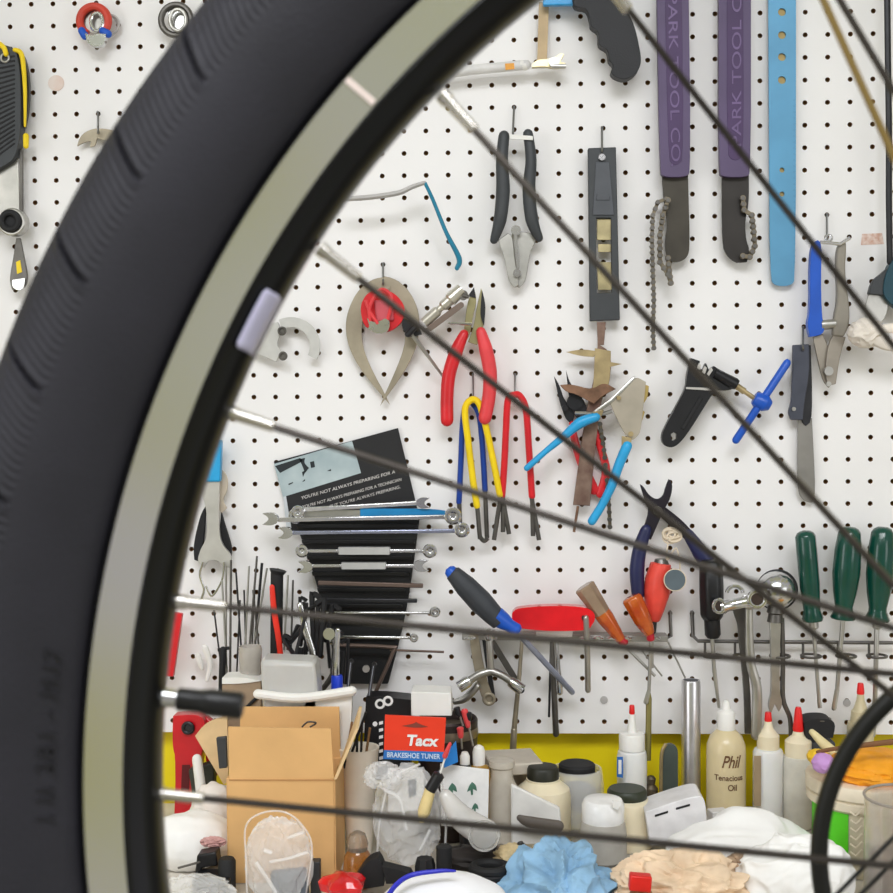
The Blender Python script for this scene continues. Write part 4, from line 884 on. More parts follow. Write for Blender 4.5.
solo('black_file', 'short black pin standing on the bench beside spoke cluster', 'pin', [tube([(223, 650, -.05), (221, 700, -.05)], [3.6, 3.0], sm=False), tube([(218, 650, -.05), (229, 648, -.05)], 1.8, sm=False)], blackm)
# cluster of black hex keys, one object each
hexd = [(300, 598, 305, 640), (306, 604, 300, 646), (312, 594, 314, 650), (296, 612, 318, 604), (318, 606, 316, 660), (324, 600, 320, 655), (326, 618, 330, 668), (290, 640, 306, 622), (298, 650, 322, 640), (306, 636, 303, 668), (336, 632, 332, 676), (342, 652, 338, 690), (296, 626, 288, 650), (314, 642, 290, 660), (332, 606, 326, 640), (348, 640, 346, 684), (284, 636, 300, 664)]
for i, (a, b, c, d) in enumerate(hexd):
    yy = -.052 - .005 * (i % 6); s = (-1) ** i
    solo('hex_key', 'black hex key in the tangled cluster below the wrenches', 'hex key', [tube([(a + 7 * s, b + 3, yy), (a + 2 * s, b, yy), (a, b + 3, yy), (c, d, yy)], 1.9 + .5 * (i % 3), seg=6, n=3)], (black, gunmetal, blackm)[i % 3], 'tangled black hex keys')
t = T('lever_pliers', 'curved silver handled pliers standing among black hex keys', 'pliers', 318, 660, -.085)
part(t, 'handle', [tube([(300, 605, -.088), (305, 628, -.088), (313, 655, -.088), (318, 694, -.088)], [3, 3.4, 3.2, 3], flat=.7)], chrome)
part(t, 'handle', [tube([(335, 640, -.086), (337, 660, -.086), (332, 676, -.086), (322, 690, -.086)], [3, 3.2, 3, 2.6], flat=.7)], dsteel)
part(t, 'pivot', disc(329, 634, 6, -.092, .006), chrome, bevel=.001)
t = T('steel_rod_tool', 'bright rod with blue grip poking from the white tub', 'hand tool', 337, 680, -.095)
part(t, 'rod', tube([(338, 630, -.098), (336, 660, -.098), (336, 676, -.098)], [2.2, 3.4, 3.6]), chrome)
part(t, 'grip', turn((337, 675), (337, 693), [(0, 5), (.1, 6), (1, 6)], -.098), M('royal_blue', '#1c3fc8', .35))
for a, b, c, d, l in ((307, 610, 282, 706, 'long black rod slanting down to the cardboard box'), (276, 655, 275, 708, 'short black upright rod behind the cardboard box'), (300, 655, 246, 708, 'thin black rod crossing low towards the box flap'), (351, 660, 348, 690, 'thin stub with pale knob right of blue grip'), (374, 663, 369, 696, 'thin rod with round pale knob before the rack')):
    solo('thin_rod', l, 'rod', [tube([(a, b, -.10), (c, d, -.115)], 1.7, sm=False)] + ([disc(a, b + 2, 2.6, -.103, .004)] if a > 340 else []), gunmetal)

# ================================================================== BENCH TOP
def base(px, y, name, label, cat, group=None):
    q = P(px, 780, y); return thing(name, label, cat, (q.x, y, BZ), group)
H = lambda h: ('z', BZ + h)
# red device and things at the far left
t = base(186, -.07, 'red_clamp', 'glossy red upright clamp device left of the cardboard box', 'clamp')
part(t, 'body', [poly([(173, 716), (200, 714), (206, 724), (203, 745), (196, 792), (195, 850), (173, 850), (176, 760), (172, 745)], -.085, .020)], M('deep_red', '#c5101f', .3, coat=.3), bevel=.003)
part(t, 'cheek', [poly([(205, 716), (222, 730), (226, 760), (214, 780), (204, 762)], -.075, .012)], M('deep_red', '#c5101f'), bevel=.002)
part(t, 'bolt', [ring(188, 728, 5, 2, -.088), disc(188, 728, 3.4, -.088, .004)], gunmetal)
part(t, 'slot', [poly([(182, 765), (190, 765), (189, 790), (181, 790)], -.0858, .002)], M('slot_dark', '#5c0a10', .6))
solo('cardboard_flap', 'pale leaning piece of cardboard left of the box', 'cardboard', [poly([(195, 736), (206, 722), (227, 716), (229, 780), (224, 785)], -.13, .003)], cardedge)
solo('grey_pad', 'small dark grey pad held against the box side', 'pad', [poly([(216, 738), (226, 737), (227, 768), (219, 769)], -.17, .006)], gray, bevel=.001)
solo('white_stick', 'white rounded plastic stick behind the left flap', 'stick', [tube([(197, 759, -.115), (201, 790, -.12), (206, 835, -.125)], [5, 5.5, 4.5], seg=14)], white)
solo('brass_fitting', 'dark green square fitting behind the white stick', 'fitting', [poly([(188, 770), (214, 762), (214, 794), (192, 796)], -.10, .015)], M('olive_fitting', '#3f4238', .5, var=.4), bevel=.002)
paper = M('tissue_white', '#f1f0ee', .85, var=.04, bump=.2, bs=60)
solo('white_cloth', 'smooth white cloth heap next to the rim at lower left', 'cloth', [blob(P(190, 840, -.19), (m(46, -.19), .035, m(30, -.19)), 3, 5, .12, 1.0)], paper)
solo('paper_towel', 'second white paper heap between flap and box', 'paper', [blob(P(214, 812, -.15), (m(24, -.15), .02, m(30, -.15)), 8, 5, .15, 1.2)], M('off_white_paper', '#e4ddd6', .85, var=.08))
solo('pink_scrap', 'small pinkish scrap on the white cloth by the box', 'scrap', [blob(P(213, 842, -.235), (m(12, -.23), .006, m(5, -.23)), 4, 5, .5, 2)], M('pink_scrap', '#c99c98', .8))
t = base(205, -.27, 'black_bracket', 'black plastic bracket lying at lower left before the box', 'bracket')
part(t, 'block', [poly([(197, 855), (216, 852), (218, 866), (202, 868), (200, 880), (194, 880)], -.262, .018), boxw(P(214, 884, -.27) + Vector((0, 0, 0)), (.036, .03, .02))], black, bevel=.0015)
part(t, 'cup', [turn((227, 858), (227, 888), [(0, 7), (.1, 9), (1, 9)], -.27)], blackm)
part(t, 'pin', [tube([(178, 868, -.27), (200, 862, -.27)], 1.2, sm=False)], dsteel)
# cardboard box with open flaps
yb = -.235
t = base(285, -.20, 'cardboard_box', 'open tan cardboard carton standing with raised flaps', 'box')
x0, x1 = P(228, 800, yb).x, P(334, 800, yb).x; zc_ = P(280, 779, yb).z; dp = .075; xc = (x0 + x1) / 2
part(t, 'panel', [boxw((xc, yb, (BZ + zc_) / 2 + .0006), (x1 - x0, .003, zc_ - BZ)), boxw((xc, yb + dp, (BZ + zc_) / 2 + .0006), (x1 - x0, .003, zc_ - BZ)), boxw((x0, yb + dp / 2, (BZ + zc_) / 2 + .0006), (.003, dp, zc_ - BZ)), boxw((x1, yb + dp / 2, (BZ + zc_) / 2 + .0006), (.003, dp, zc_ - BZ))], card, smooth=False, bevel=.0006)
part(t, 'flap', [poly([(228, 727), (331, 729), (334, 779), (229, 779)], yb - .0012, .003)], card, smooth=False, bevel=.0005, label='raised front flap')
part(t, 'flap', [poly([(240, 707), (339, 707), (341, 772), (240, 772)], yb + dp, .003)], card, smooth=False, bevel=.0005, label='raised back flap')
A = P(338, 778, yb + .01)
fl = [(x1, yb, zc_), (x1, yb + dp, zc_), (x1 + .018, yb + dp, zc_ + .055), (x1 + .022, yb + .004, zc_ + .050)]
part(t, 'flap', [([*fl, *[(a + .003, b, c) for a, b, c in fl]], [(0, 1, 2, 3), (7, 6, 5, 4), (0, 4, 5, 1), (1, 5, 6, 2), (2, 6, 7, 3), (3, 7, 4, 0)])], cardedge, smooth=False, label='side flap leaning out')
part(t, 'crease_strip', [poly([(229, 779.5), (334, 779.5), (334, 781), (229, 781)], yb - .0022, .0006)], M('card_crease', '#b98a58', .9))  # thin darker strip along the crease under the front flap
solo('bent_wire', 'small bent wire sticking up between the carton flaps', 'wire', [tube([(302, 727, yb + .03), (308, 722, yb + .03), (316, 723, yb + .032), (310, 727, yb + .034)], .9)], dsteel)
# translucent tubs behind
t = base(300, -.13, 'white_tub', 'translucent white plastic tub behind the cardboard box', 'tub')
part(t, 'body', [poly([(260, 660), (314, 662), (318, 690), (320, 800), (266, 800)], -.150, .04)], frost, bevel=.004)
part(t, 'rim', [tube([(258, 694, -.155), (300, 698, -.155), (352, 691, -.155)], 5, seg=10), poly([(288, 697), (352, 690), (350, 760), (290, 760)], -.150, .012)], white)
t = base(253, -.085, 'clear_cup', 'small cloudy cup left of the translucent tub', 'cup')
part(t, 'body', lathe(252, -.085, [(9, H(.001)), (9, 700), (10, 682), (12, 650), (11, 646), (9.5, 652), (8, 684)]), M('cloudy_plastic', '#d5cfc6', .25, trans=.4, alpha=.7))
solo('small_carton', 'brown and cream small carton behind the box top left', 'carton', [poly([(222, 684), (261, 681), (261, 740), (222, 740)], -.11, .03)], M('taupe_carton', '#a08a72', .8, var=.2), bevel=.001)
solo('carton_lid', 'flat white lid lying on the small brown carton', 'lid', [poly([(222, 678), (240, 677), (262, 681), (240, 684), (222, 684)], -.112, .03)], white, bevel=.001)
t = base(362, -.19, 'ribbed_bin', 'cream plastic bin holding dark sticks right of the carton', 'bin')
part(t, 'body', [lathe(359, -.150, [(12, BOT), (15, 820), (20, 752), (21, 747), (19, 747), (17, 760)], 26)], M('bin_cream', '#efe6d8', .5, sss=.1, var=.05))
for k, (a, b, c, d) in enumerate(((352, 744, 366, 712), (357, 746, 357, 716), (347, 746, 352, 722), (361, 744, 362, 724), (344, 760, 358, 714), (366, 746, 370, 728))):
    solo('dark_stick', 'brown stick standing in the cream bin' if k in (2,) else 'brown stick rightmost in the cream bin' if k == 5 else 'thin dark stick standing in the cream bin', 'stick', [tube([(a, b + 8, -.165), (c, d, -.172)], 1.3, sm=False, seg=6)], (gunmetal, blackm, M('tan_stick', '#8c6a46', .7))[k % 3], 'dark sticks in the cream bin')
# black printed box
t = base(382, -.10, 'black_box', 'black carton printed with white rings behind the red card', 'box')
part(t, 'body', [poly([(366, 697), (386, 697), (412, 700), (410, 780), (362, 780)], -.112, .03)], black, bevel=.001)
pw = M('print_white', '#e8e6e4', .6)
part(t, 'printed_ring', [ring(380, 704, 4, 1.2, -.1125, flat=.2), ring(388, 701, 4, 1.2, -.1125, flat=.2)], pw)
part(t, 'printed_mark', [disc(375, 724, 2.4, -.1126, .0005), disc(375, 760, 2.4, -.1126, .0005)] + [poly([(379, 722 + 7 * k), (383, 721 + 7 * k), (383, 724 + 7 * k), (379, 725 + 7 * k)], -.1126, .0005) for k in range(7)], pw)
# white small box on top of tin
t = base(450, -.10, 'steel_tin', 'dark round tin full of tools behind the red header card', 'tin')
part(t, 'body', lathe(448, -.085, [(30, BOT), (30, 745), (30.5, 719), (29, 717), (27, 720), (26, 760)], 32), M('tin_dark', '#3b3230', .4, .6, var=.3))
part(t, 'band', lathe(448, -.085, [(30.6, 735), (31, 732), (31, 729), (30.6, 726)], 32), M('tin_band', '#8a7d6c', .35, .8))
solo('white_carton', 'small bright white carton lying on the dark tin', 'carton', [poly([(411, 692), (451, 693), (452, 716), (411, 716)], -.128, .035)], white, bevel=.0012)
solo('tool_head', 'dark rounded tool head behind the white carton', 'hand tool', [turn((394, 706), (412, 706), [(0, 5), (.3, 9), (.8, 8), (1, 4)], -.07)], gunmetal)  # only the dark rounded head of a tool
for k, (a, b, c, d, col) in enumerate(((464, 709, 473, 742, 'red'), (460, 727, 462, 745, 'red'), (456, 707, 463, 722, 'dark'), (468, 712, 470, 725, 'dark'))):
    tl = ('red knobbed small screwdriver leaning from the dark tin', 'shorter red handled pick beside the tin', 'dark stub handle at the front of tin', 'dark stub handle at the right of tin')[k]
    t = base(a, -.125, 'small_screwdriver', tl, 'screwdriver')
    part(t, 'handle', turn((a, b), ((a + c) / 2, (b + d) / 2 + 2), [(0, 2.2), (.1, 3.6), (.8, 3), (1, 2)], -.125), M('salmon_handle', '#d9484a', .35) if col == 'red' else gunmetal)
    part(t, 'shaft', tube([((a + c) / 2, (b + d) / 2, -.125), (c, d + 4, -.125)], 1.1, sm=False), steel)
# dropper bottles
t = base(480, -.14, 'oil_bottle', 'small amber oil bottle with white cap by the tin', 'bottle')
part(t, 'body', lathe(480, -.14, [(10, BOT), (11, 800), (11, 772), (9, 766), (5, 764)]), M('amber_oil', '#c79a3e', .15, trans=.4, coat=.3))
part(t, 'cap', lathe(479, -.14, [(6, 766), (6.5, 752), (5, 747), (2, 745)]), white)
t = base(465, -.15, 'oil_bottle', 'tiny white capped black bottle left of the amber one', 'bottle')
part(t, 'body', lathe(465, -.15, [(6, BOT), (7, 775), (6, 764)]), black)
part(t, 'cap', lathe(465, -.15, [(5, 765), (5, 756), (3, 752)]), white)
# header card bag
t = base(415, -.20, 'hang_bag', 'clear bag with red and blue printed header card', 'package')
tacx = M('header_red', '#e23a1e', .4, var=.05); tb = M('header_blue', '#2b6fb8', .4)
part(t, 'header', poly([(385, 715), (446, 718), (444, 752), (384, 750)], -.205, .0022), tacx, smooth=False, label='red header card')
part(t, 'header_band', poly([(384, 750), (444, 752), (443, 762), (383, 759)], -.205, .0022), tb, smooth=False, label='blue band under the red')
part(t, 'hang_slot', poly([(402, 726), (413, 724), (416, 722), (419, 724), (428, 727), (415, 728)], -.2056, .0006), M('slot_brown', '#7d3a2c', .7), smooth=False)
text(t, 'lettering', 'Tacx', 407, 745, -2, 10.5, -.2056, pw, width=32, shear=.15, bold=.035)
text(t, 'lettering', 'BRAKESHOE TUNER', 387, 757, -2, 5, -.2054, M('print_pale', '#c3d3e6', .6), width=54, bold=.02)
part(t, 'film', [blob(P(408, 815, -.205), (m(34, -.2), .016, m(50, -.2)), 12, 6, .22, 2.0)], bagm)
part(t, 'film_crease', [tube([(377, 862, -.225), (380, 820, -.225), (392, 780, -.225), (420, 764, -.225)], 1.3), tube([(444, 862, -.225), (446, 815, -.225), (440, 770, -.225)], 1.2), tube([(384, 790, -.228), (400, 800, -.228), (406, 830, -.228)], 2.0), tube([(430, 830, -.228), (420, 850, -.228)], 1.6)], bagm)
part(t, 'film_fold', [blob(P(383, 776, -.22), (m(19, -.2), .012, m(14, -.2)), 13, 6, .26, 2.0)], bagm)
part(t, 'insert', [poly([(388, 768), (424, 770), (424, 810), (388, 812)], -.20, .001)], white)
part(t, 'printed_mark', [poly([(408, 780), (416, 779), (416, 795), (409, 797)], -.2015, .0006)], M('print_grey', '#54585c', .6))
t = base(425, -.235, 'brush', 'small brush with black ferrule and pale bristles in the bag', 'brush')
part(t, 'ferrule', turn((440, 773), (430, 790), [(0, 3), (.1, 6), (1, 6)], -.238), black)
part(t, 'bristles', turn((431, 787), (421, 822), [(0, 5.5), (.7, 6.5), (1, 3)], -.238), M('pale_bristle', '#e4cf94', .6, bump=.6, bs=400))
part(t, 'stem', tube([(440, 774, -.238), (449, 745, -.236)], 1, sm=False), white)
solo('card_corner', 'blue and white angled card corner beside the header', 'card', [poly([(444, 756), (456, 741), (458, 762), (444, 768)], -.185, .002)], M('bright_blue_card', '#2a80cf', .4))
solo('red_tip', 'red pointed tip on the brush stem', 'tip', [tube([(445, 756, -.24), (450, 744, -.24)], [2.8, 1.8], sm=False)], M('salmon_handle', '#d9484a'))
t = base(468, -.16, 'sachet', 'white sachet printed with dark green leaves', 'sachet')
part(t, 'film', poly([(440, 764), (489, 770), (488, 828), (441, 826)], -.172, .003), M('sachet_white', '#efeeec', .35), bevel=.0006)
lf = M('leaf_green', '#4b7663', .6)
for cx, cy, s in ((452, 790, 1.), (472, 789, 1.), (475, 808, .7)):
    part(t, 'printed_leaf', [poly([(cx - 5 * s, cy + 3 * s), (cx - 3 * s, cy - 3 * s), (cx, cy - 7 * s), (cx + 4 * s, cy - 4 * s), (cx + 5 * s, cy + 2 * s), (cx + 1 * s, cy), (cx + 1 * s, cy + 6 * s), (cx - 1 * s, cy + 6 * s), (cx - 1.5 * s, cy + 1 * s)], -.1726, .0006)], lf)
solo('white_tube', 'shiny white plastic tube lying below the leaf sachet', 'tube', [tube([(446, 796, -.24), (462, 818, -.24), (486, 834, -.24)], [7, 13, 15], seg=18)], M('glossy_white', '#d9d6d2', .15, trans=.15))
solo('glass_ring', 'round clear cap at the end of the white tube', 'cap', [ring(484, 836, 15, 1.3, -.262), disc(484, 836, 13, -.260, .002)], M('clear_disc', '#eae8e4', .08, trans=.7))
# grey block, square clear jar
solo('grey_block', 'taupe slab lying at back left of black lidded jar', 'slab', [boxw(P(512, 762, -.09), (m(52, -.09), .06, m(12, -.09)), rz=.2), boxw(P(512, 800, -.075), (m(40, -.09), .04, m(70, -.09)), rz=.2)], M('taupe_block', '#c4bbad', .6, var=.1), bevel=.002)
t = base(502, -.14, 'clear_jar', 'square clear plastic jar between sachet and cream jar', 'jar')
part(t, 'body', lathe(502, -.14, [(14, BOT), (15, 830), (15, 785), (11, 776), (11, 768), (13, 766), (13, 760)], 4 * 6, 1), M('tinted_clear', '#e0d8ca', .15, trans=.15, alpha=.7))
def jar(cx, y, label, body, lid, prof, lprof, cap=None):
    t = base(cx, y, 'jar', label, 'jar', 'plastic jars on the bench')
    part(t, 'body', lathe(cx, y, prof, 32), body); part(t, 'lid', lathe(cx, y, lprof, 32), lid, bevel=.0006); return t
jar(543, -.12, 'cream plastic jar with black screw lid', cream, M('olive_black_lid', '#24251c', .45), [(26, BOT), (28, H(.006)), (28, 797), (26.5, 788), (20, 783), (17, 780), (17, 778)], [(15, 780), (16, 779), (16, 769), (14.5, 766), (12, 765.5)])
t = jar(577, -.085, 'see through glass jar of small parts with dark lid', clearp, blackm, [(26, BOT), (27, 830), (27, 784), (26, 774), (25, 768), (23, 768), (24, 778), (24, 820)], [(18, 772), (18.5, 771), (18.5, 765), (17, 763)])
part(t, 'contents', [blob(P(577, 796, -.085), (m(21, -.1), .020, m(15, -.1)), 20, 4, .25, 3)], M('metal_bits', '#6e6a64', .45, .6, var=.5, vs=200))
jar(627, -.12, 'cream plastic jar with dark green lid behind white cap', cream, M('green_black_lid', '#2d3325', .45), [(25, BOT), (26, H(.006)), (26, 806), (24, 800), (18, 796)], [(19, 799), (20, 797), (20, 791), (18, 788)])
t = jar(603, -.165, 'clear jar with wide glossy white flip cap', M('jar_clear', '#e6e2da', .12, trans=.2, alpha=.62), M('cap_white', '#f2f1ef', .2, coat=.3), [(20, BOT), (24, H(.004)), (24, 832), (22, 820)], [(21, 821), (21.5, 819), (21.5, 804), (19, 799), (12, 797)])
part(t, 'contents', lathe(603, -.165, [(20, H(.002)), (22, H(.012)), (19, H(.017))], 24), M('dark_fill', '#4b463c', .6, var=.4, vs=150))
part(t, 'cap_lip', poly([(612, 800), (622, 802), (618, 810), (613, 808)], -.1895, .002), white)
milky2 = M('milky_film', '#eceae6', .3, alpha=.8)
solo('white_wedge', 'translucent white wedge in front of the cream jar', 'wedge', [poly([(511, 784), (560, 808), (563, 845), (511, 845)], -.165, .006)], milky2, bevel=.002)
solo('dark_file', 'dark grey bar seen in front of the white wedge', 'bar', [tube([(520, 818, -.185), (530, 822, -.185), (558, 826, -.185)], [3.5, 6, 6], flat=.6)], M('taupe_dark', '#5c544d', .5), bevel=0)
# dropper bottle with red tip
def dropper(cx, y, label, body, capm, prof, cprof, tip, tipm=None):
    t = base(cx, y, 'dropper_bottle', label, 'bottle', 'dropper bottles along the wall')
    part(t, 'body', lathe(cx, y, prof, 28), body); part(t, 'cap', lathe(cx, y, cprof, 28), capm)
    part(t, 'tip', lathe(cx, y, tip, 16), tipm or M('red_tip', '#e22222', .35), label='red tip'); return t
milky = M('milky_bottle', '#ececea', .35, trans=.1, sss=.2, var=.03)
tanb = M('tan_bottle', '#cfc3a0', .35, trans=.1, sss=.2, var=.05)
t = dropper(632, -.045, 'white dropper bottle with small red tip and blue label', milky, white, [(14, BOT), (15, H(.004)), (15, 756), (14, 751), (11, 749)], [(13, 749), (13, 735), (12, 733), (5, 732), (3, 714)], [(2.4, 714), (3, 713), (2.6, 706), (2, 705)])
part(t, 'label_patch', [poly([(617, 757), (623, 757), (623, 778), (617, 777)], -.0665, .001)], M('label_blue', '#2767b4', .5), label='blue bordered label')
part(t, 'label_print', [poly([(618.5, 760), (621.5, 760), (621.5, 774), (618.5, 774)], -.0672, .0006)], white)
dropper(768, -.05, 'milky dropper bottle with short red tip right of the big oil bottle', milky, cream, [(14, BOT), (15, H(.004)), (15, 752), (13.5, 749), (11, 748)], [(11, 749), (11, 735), (9, 733), (5, 728), (3.5, 721)], [(3.4, 722), (3.8, 720), (3.2, 713), (2.6, 712)])
part(bpy.data.objects['dropper_bottle.001'], 'tan_strip', [poly([(754, 756), (761, 756), (761, 806), (754, 806)], -.0665, .001)], M('tan_sticker', '#a08c70', .6)) if 'dropper_bottle.001' in bpy.data.objects else None
dropper(798, -.055, 'cloudy dropper bottle with the tallest red tip', M('cloudy_bottle', '#dcd8cc', .35, trans=.1, sss=.2), cream, [(14, BOT), (15, H(.004)), (15, 760), (14, 756), (12, 755)], [(13, 756), (13, 741), (11, 739), (6, 735), (5, 731)], [(5, 731), (5.5, 729), (3.4, 710), (2.4, 707)])
dropper(860, -.03, 'tan dropper bottle with red tip behind the hoop', tanb, tanb, [(13, BOT), (13, H(.004)), (13, 726), (12, 722)], [(10, 723), (9, 711), (7, 709), (4, 700), (3.4, 694)], [(3.6, 694), (3.8, 692), (3, 684), (2.4, 683)])
# the big oil bottle with lettering
t = base(726, -.05, 'oil_bottle', 'large cream oil bottle with script lettering and white spout', 'bottle')
part(t, 'body', lathe(726, -.05, [(17, BOT), (19.5, H(.004)), (19.5, 752), (19, 744), (16, 736), (11, 731), (8, 728)], 36), M('cream_oil', '#e0cfa6', .3, trans=.0, sss=.2, coat=.2, var=.12, vs=12))
part(t, 'cap', lathe(726, -.05, [(9, 730), (9, 713), (8, 711), (5, 709), (3.4, 702), (1.8, 700)], 24), white)
bt = M('brown_print', '#6a4a30', .6)
yt = -.05 - m(19.5, -.05) - .0006
def wraptext(par, s, px, py, h, width, mat, R, cx, cy, shear=0, nm='lettering'):
    cu = bpy.data.curves.new(nm, 'FONT'); cu.body = s; cu.size = 1; cu.shear = shear; cu.offset = .008; cu.extrude = .03
    o = bpy.data.objects.new(nm, cu); COL.objects.link(o); me = bpy.data.meshes.new_from_object(o); bpy.data.objects.remove(o)
    xs = [q.co.x for q in me.vertices]; w0 = max(xs) - min(xs); x0 = min(xs); sc = m(h, cy) / .7; sx = m(width, cy) / w0
    cxw = P(cx, 780, cy).x; st = P(px, py, cy - R); org = par.location
    for q in me.vertices:
        X = st.x + (q.co.x - x0) * sx - cxw; an = X / R
        Rr = R + q.co.z * .008; q.co = Vector((cxw + math.sin(an) * Rr, cy - math.cos(an) * Rr, st.z + q.co.y * sc)) - org
    me.materials.append(mat); o = bpy.data.objects.new(nm, me); COL.objects.link(o); o.parent = par
RR = m(19.8, -.05)
wraptext(t, 'Phil', 722, 768, 12, 20, bt, RR, 726, -.05, .35)
wraptext(t, 'Tenacious', 714, 781, 5.5, 30, bt, RR, 726, -.05)
wraptext(t, 'Oil', 728, 791, 6, 9, bt, RR, 726, -.05)
# back row tools
t = base(691, -.035, 'silver_tube', 'tall bright aluminium tube standing against the wall', 'tube')
part(t, 'body', lathe(691, -.035, [(9.5, BOT), (9.5, 682), (8.8, 680), (7.6, 680), (7.6, 700)], 24), M('satin_aluminium', '#cfcdd0', .28, .9))
t = base(650, -.04, 'punch', 'olive brass rod standing upright next to the dropper bottle', 'punch')
part(t, 'rod', turn((649, 690), (648, 760), [(0, 1), (.12, 3), (1, 3)], -.04), M('olive_brass', '#8f8754', .35, .7))
part(t, 'collar', turn((651, 776), (651, 800), [(0, 3), (.1, 5), (.35, 4), (.5, 7), (1, 7)], -.045), M('bronze_dark', '#6b6152', .35, .7))
t = base(669, -.035, 'slitting_disc', 'steel disc blade with brass edge leaning upright on bench', 'blade')
part(t, 'body', [poly(arcpts(670, 752, 8, 180, 0, 10) + [(678, 800), (662, 800)], -.05, .005)], M('teal_grey', '#5c6662', .35, .6), bevel=.001)
part(t, 'brass_edge', [tube([(661, 800, -.052), (661, 770, -.052), (662, 752, -.052), (666, 744, -.052)], 1.8)], brass)
t = base(820, -.04, 'black_coil', 'black boxy tool lying behind the red tipped bottles', 'hand tool')
part(t, 'body', [poly([(804, 723), (812, 719), (830, 719), (836, 724), (833, 738), (806, 740)], -.06, .03)], blackm, bevel=.003)
part(t, 'block', boxw((P(820, 780, -.045).x, -.045, (BZ + P(820, 740, -.045).z) / 2), (m(24), .025, P(820, 740, -.045).z - BZ)), gray, smooth=False, bevel=.001)
part(t, 'silver_top', [ring(820, 719, 10, 1.2, -.05, ax='z', sy=.8)], dsteel)
# white crumpled carton
t = base(676, -.13, 'white_carton', 'crumpled white plastic carton between jars and paper heap', 'carton')
cz = P(676, 815, -.13)
part(t, 'body', [poly([(645, 812), (698, 794), (706, 800), (708, 838), (650, 846)], -.158, .045)], M('ivory_film', '#e3e1e2', .35, bump=.4, bs=90), bevel=.003)
part(t, 'slot', [poly([(655, 815), (668, 811), (668, 813), (655, 817)], -.1588, .001), poly([(676, 808), (690, 804), (690, 806), (676, 810)], -.1588, .001)], gunmetal)
solo('small_tag', 'little white plastic cube beside the big oil bottle', 'cube', [boxw(P(718, 816, -.10), (.02, .015, .014), rz=.3)], M('ivory_film', '#e3e1e2'), bevel=.001)
# paper heap and rags
solo('paper_heap', 'large bright white paper towel heap below the bottles', 'paper', [blob(P(740, 876, -.195), (m(82, -.19), .045, m(62, -.19)), 31, 6, .34, .95, octv=2)], paper)
solo('paper_heap', 'smaller white paper heap at the foot of the bucket', 'paper', [blob(P(796, 876, -.275), (m(54, -.27), .03, m(40, -.27)), 34, 6, .3, 1.2, octv=3)], paper)
ragb = M('blue_rag', '#90b8d8', .9, var=.18, vs=30, bump=.4, bs=500)
solo('blue_rag', 'crumpled pale blue rag at the bottom centre', 'rag', [blob(P(558, 894, -.28), (m(56, -.28), .05, m(48, -.26)), 41, 6, .46, 1.5)], ragb)
solo('cream_rag', 'crumpled peach cream rag right of the blue rag', 'rag', [blob(P(680, 888, -.285), (m(62, -.28), .035, m(34, -.24)), 47, 6, .5, 1.8)], M('peach_rag', '#ecd2b4', .9, var=.14, vs=30, bump=.4, bs=500))
solo('brown_rag', 'small stained brown rag between the cream rag and paper', 'rag', [blob(P(748, 862, -.262), (m(20, -.24), .014, m(11, -.24)), 52, 5, .3, 2.2)], M('stained_rag', '#b59a80', .9, var=.4, vs=60))
t = base(640, -.33, 'square_cap', 'red square cap on an amber bit sitting in the cream rag', 'cap')  # a red cap on its amber base
part(t, 'top', [boxw(P(640, 882, -.335), (m(22, -.33), .012, m(16, -.33)), ry=.08)], M('cap_red', '#d81e14', .35), bevel=.0015)
part(t, 'base', [lathe(641, -.325, [(11, BOT), (13, 896), (9, 888)])], M('amber_dark', '#8a5a2c', .3))
solo('pale_rag', 'cream and brown rag scrap left of the blue rag', 'rag', [blob(P(515, 862, -.235), (m(22, -.2), .02, m(16, -.2)), 61, 5, .4, 2.2)], M('scrap_rag', '#cbb78f', .9, var=.3, vs=60))
t = solo('clear_bag', 'clear crinkled bag of grey parts before the carton', 'bag', [blob(P(279, 862, -.285), (m(33, -.28), .014, m(46, -.28)), 71, 6, .22, 2.0), tube([(247, 893, -.29), (246, 860, -.29), (246, 826, -.29), (262, 813, -.29), (284, 812, -.29), (302, 825, -.29), (312, 848, -.29), (306, 893, -.29)], 1.1), tube([(256, 862, -.302), (268, 880, -.302), (276, 893, -.302)], 2.2), tube([(270, 862, -.302), (290, 858, -.302), (308, 852, -.302)], 1.6), tube([(288, 838, -.302), (304, 832, -.302)], 1.8), tube([(264, 850, -.302), (272, 853, -.302)], 2.4)], bagm)
solo('grey_parts', 'slate grey plastic part inside the clear bag', 'part', [boxw(P(290, 885, -.285), (.034, .012, .03), ry=-.1)], M('slate_part', '#565d66', .5), bevel=.002)
solo('dark_stub', 'dark grey square stub to the right of the clear bag', 'part', [boxw(P(316, 880, -.262), (.009, .012, .04))], gray, bevel=.001)
solo('clear_film', 'clear crinkled film at the lower left corner of bench', 'film', [blob(P(195, 893, -.31), (m(40, -.3), .02, m(18, -.3)), 77, 6, .25, 2.0)], bagm)
t = base(343, -.30, 'star_grip', 'glossy red lobed knob at the bottom edge', 'knob')
part(t, 'body', [turn((343, 890), (343, 874), [(0, 20), (.5, 22), (.8, 18), (1, 8)], -.30, 40, 5, .18)], M('knob_red', '#d5101c', .2, coat=.5))
part(t, 'foot', lathe(343, -.30, [(12, BOT), (12, 894), (14, 888)]), M('knob_red', '#d5101c'))
t = base(357, -.24, 'amber_bottle', 'small amber glass bottle standing behind the red knob', 'bottle')
part(t, 'body', lathe(357, -.24, [(14, BOT), (15, 868), (14, 856), (10, 850)]), M('amber_glass', '#d08a44', .1, trans=.6, coat=.4))
part(t, 'neck', lathe(357, -.24, [(10, 850), (11, 843), (8, 834), (3, 831)]), M('neck_clear', '#d9c4ae', .08, trans=.7))
t = base(395, -.27, 'black_clips', 'black plastic buckle lying below the clear bag', 'buckle')
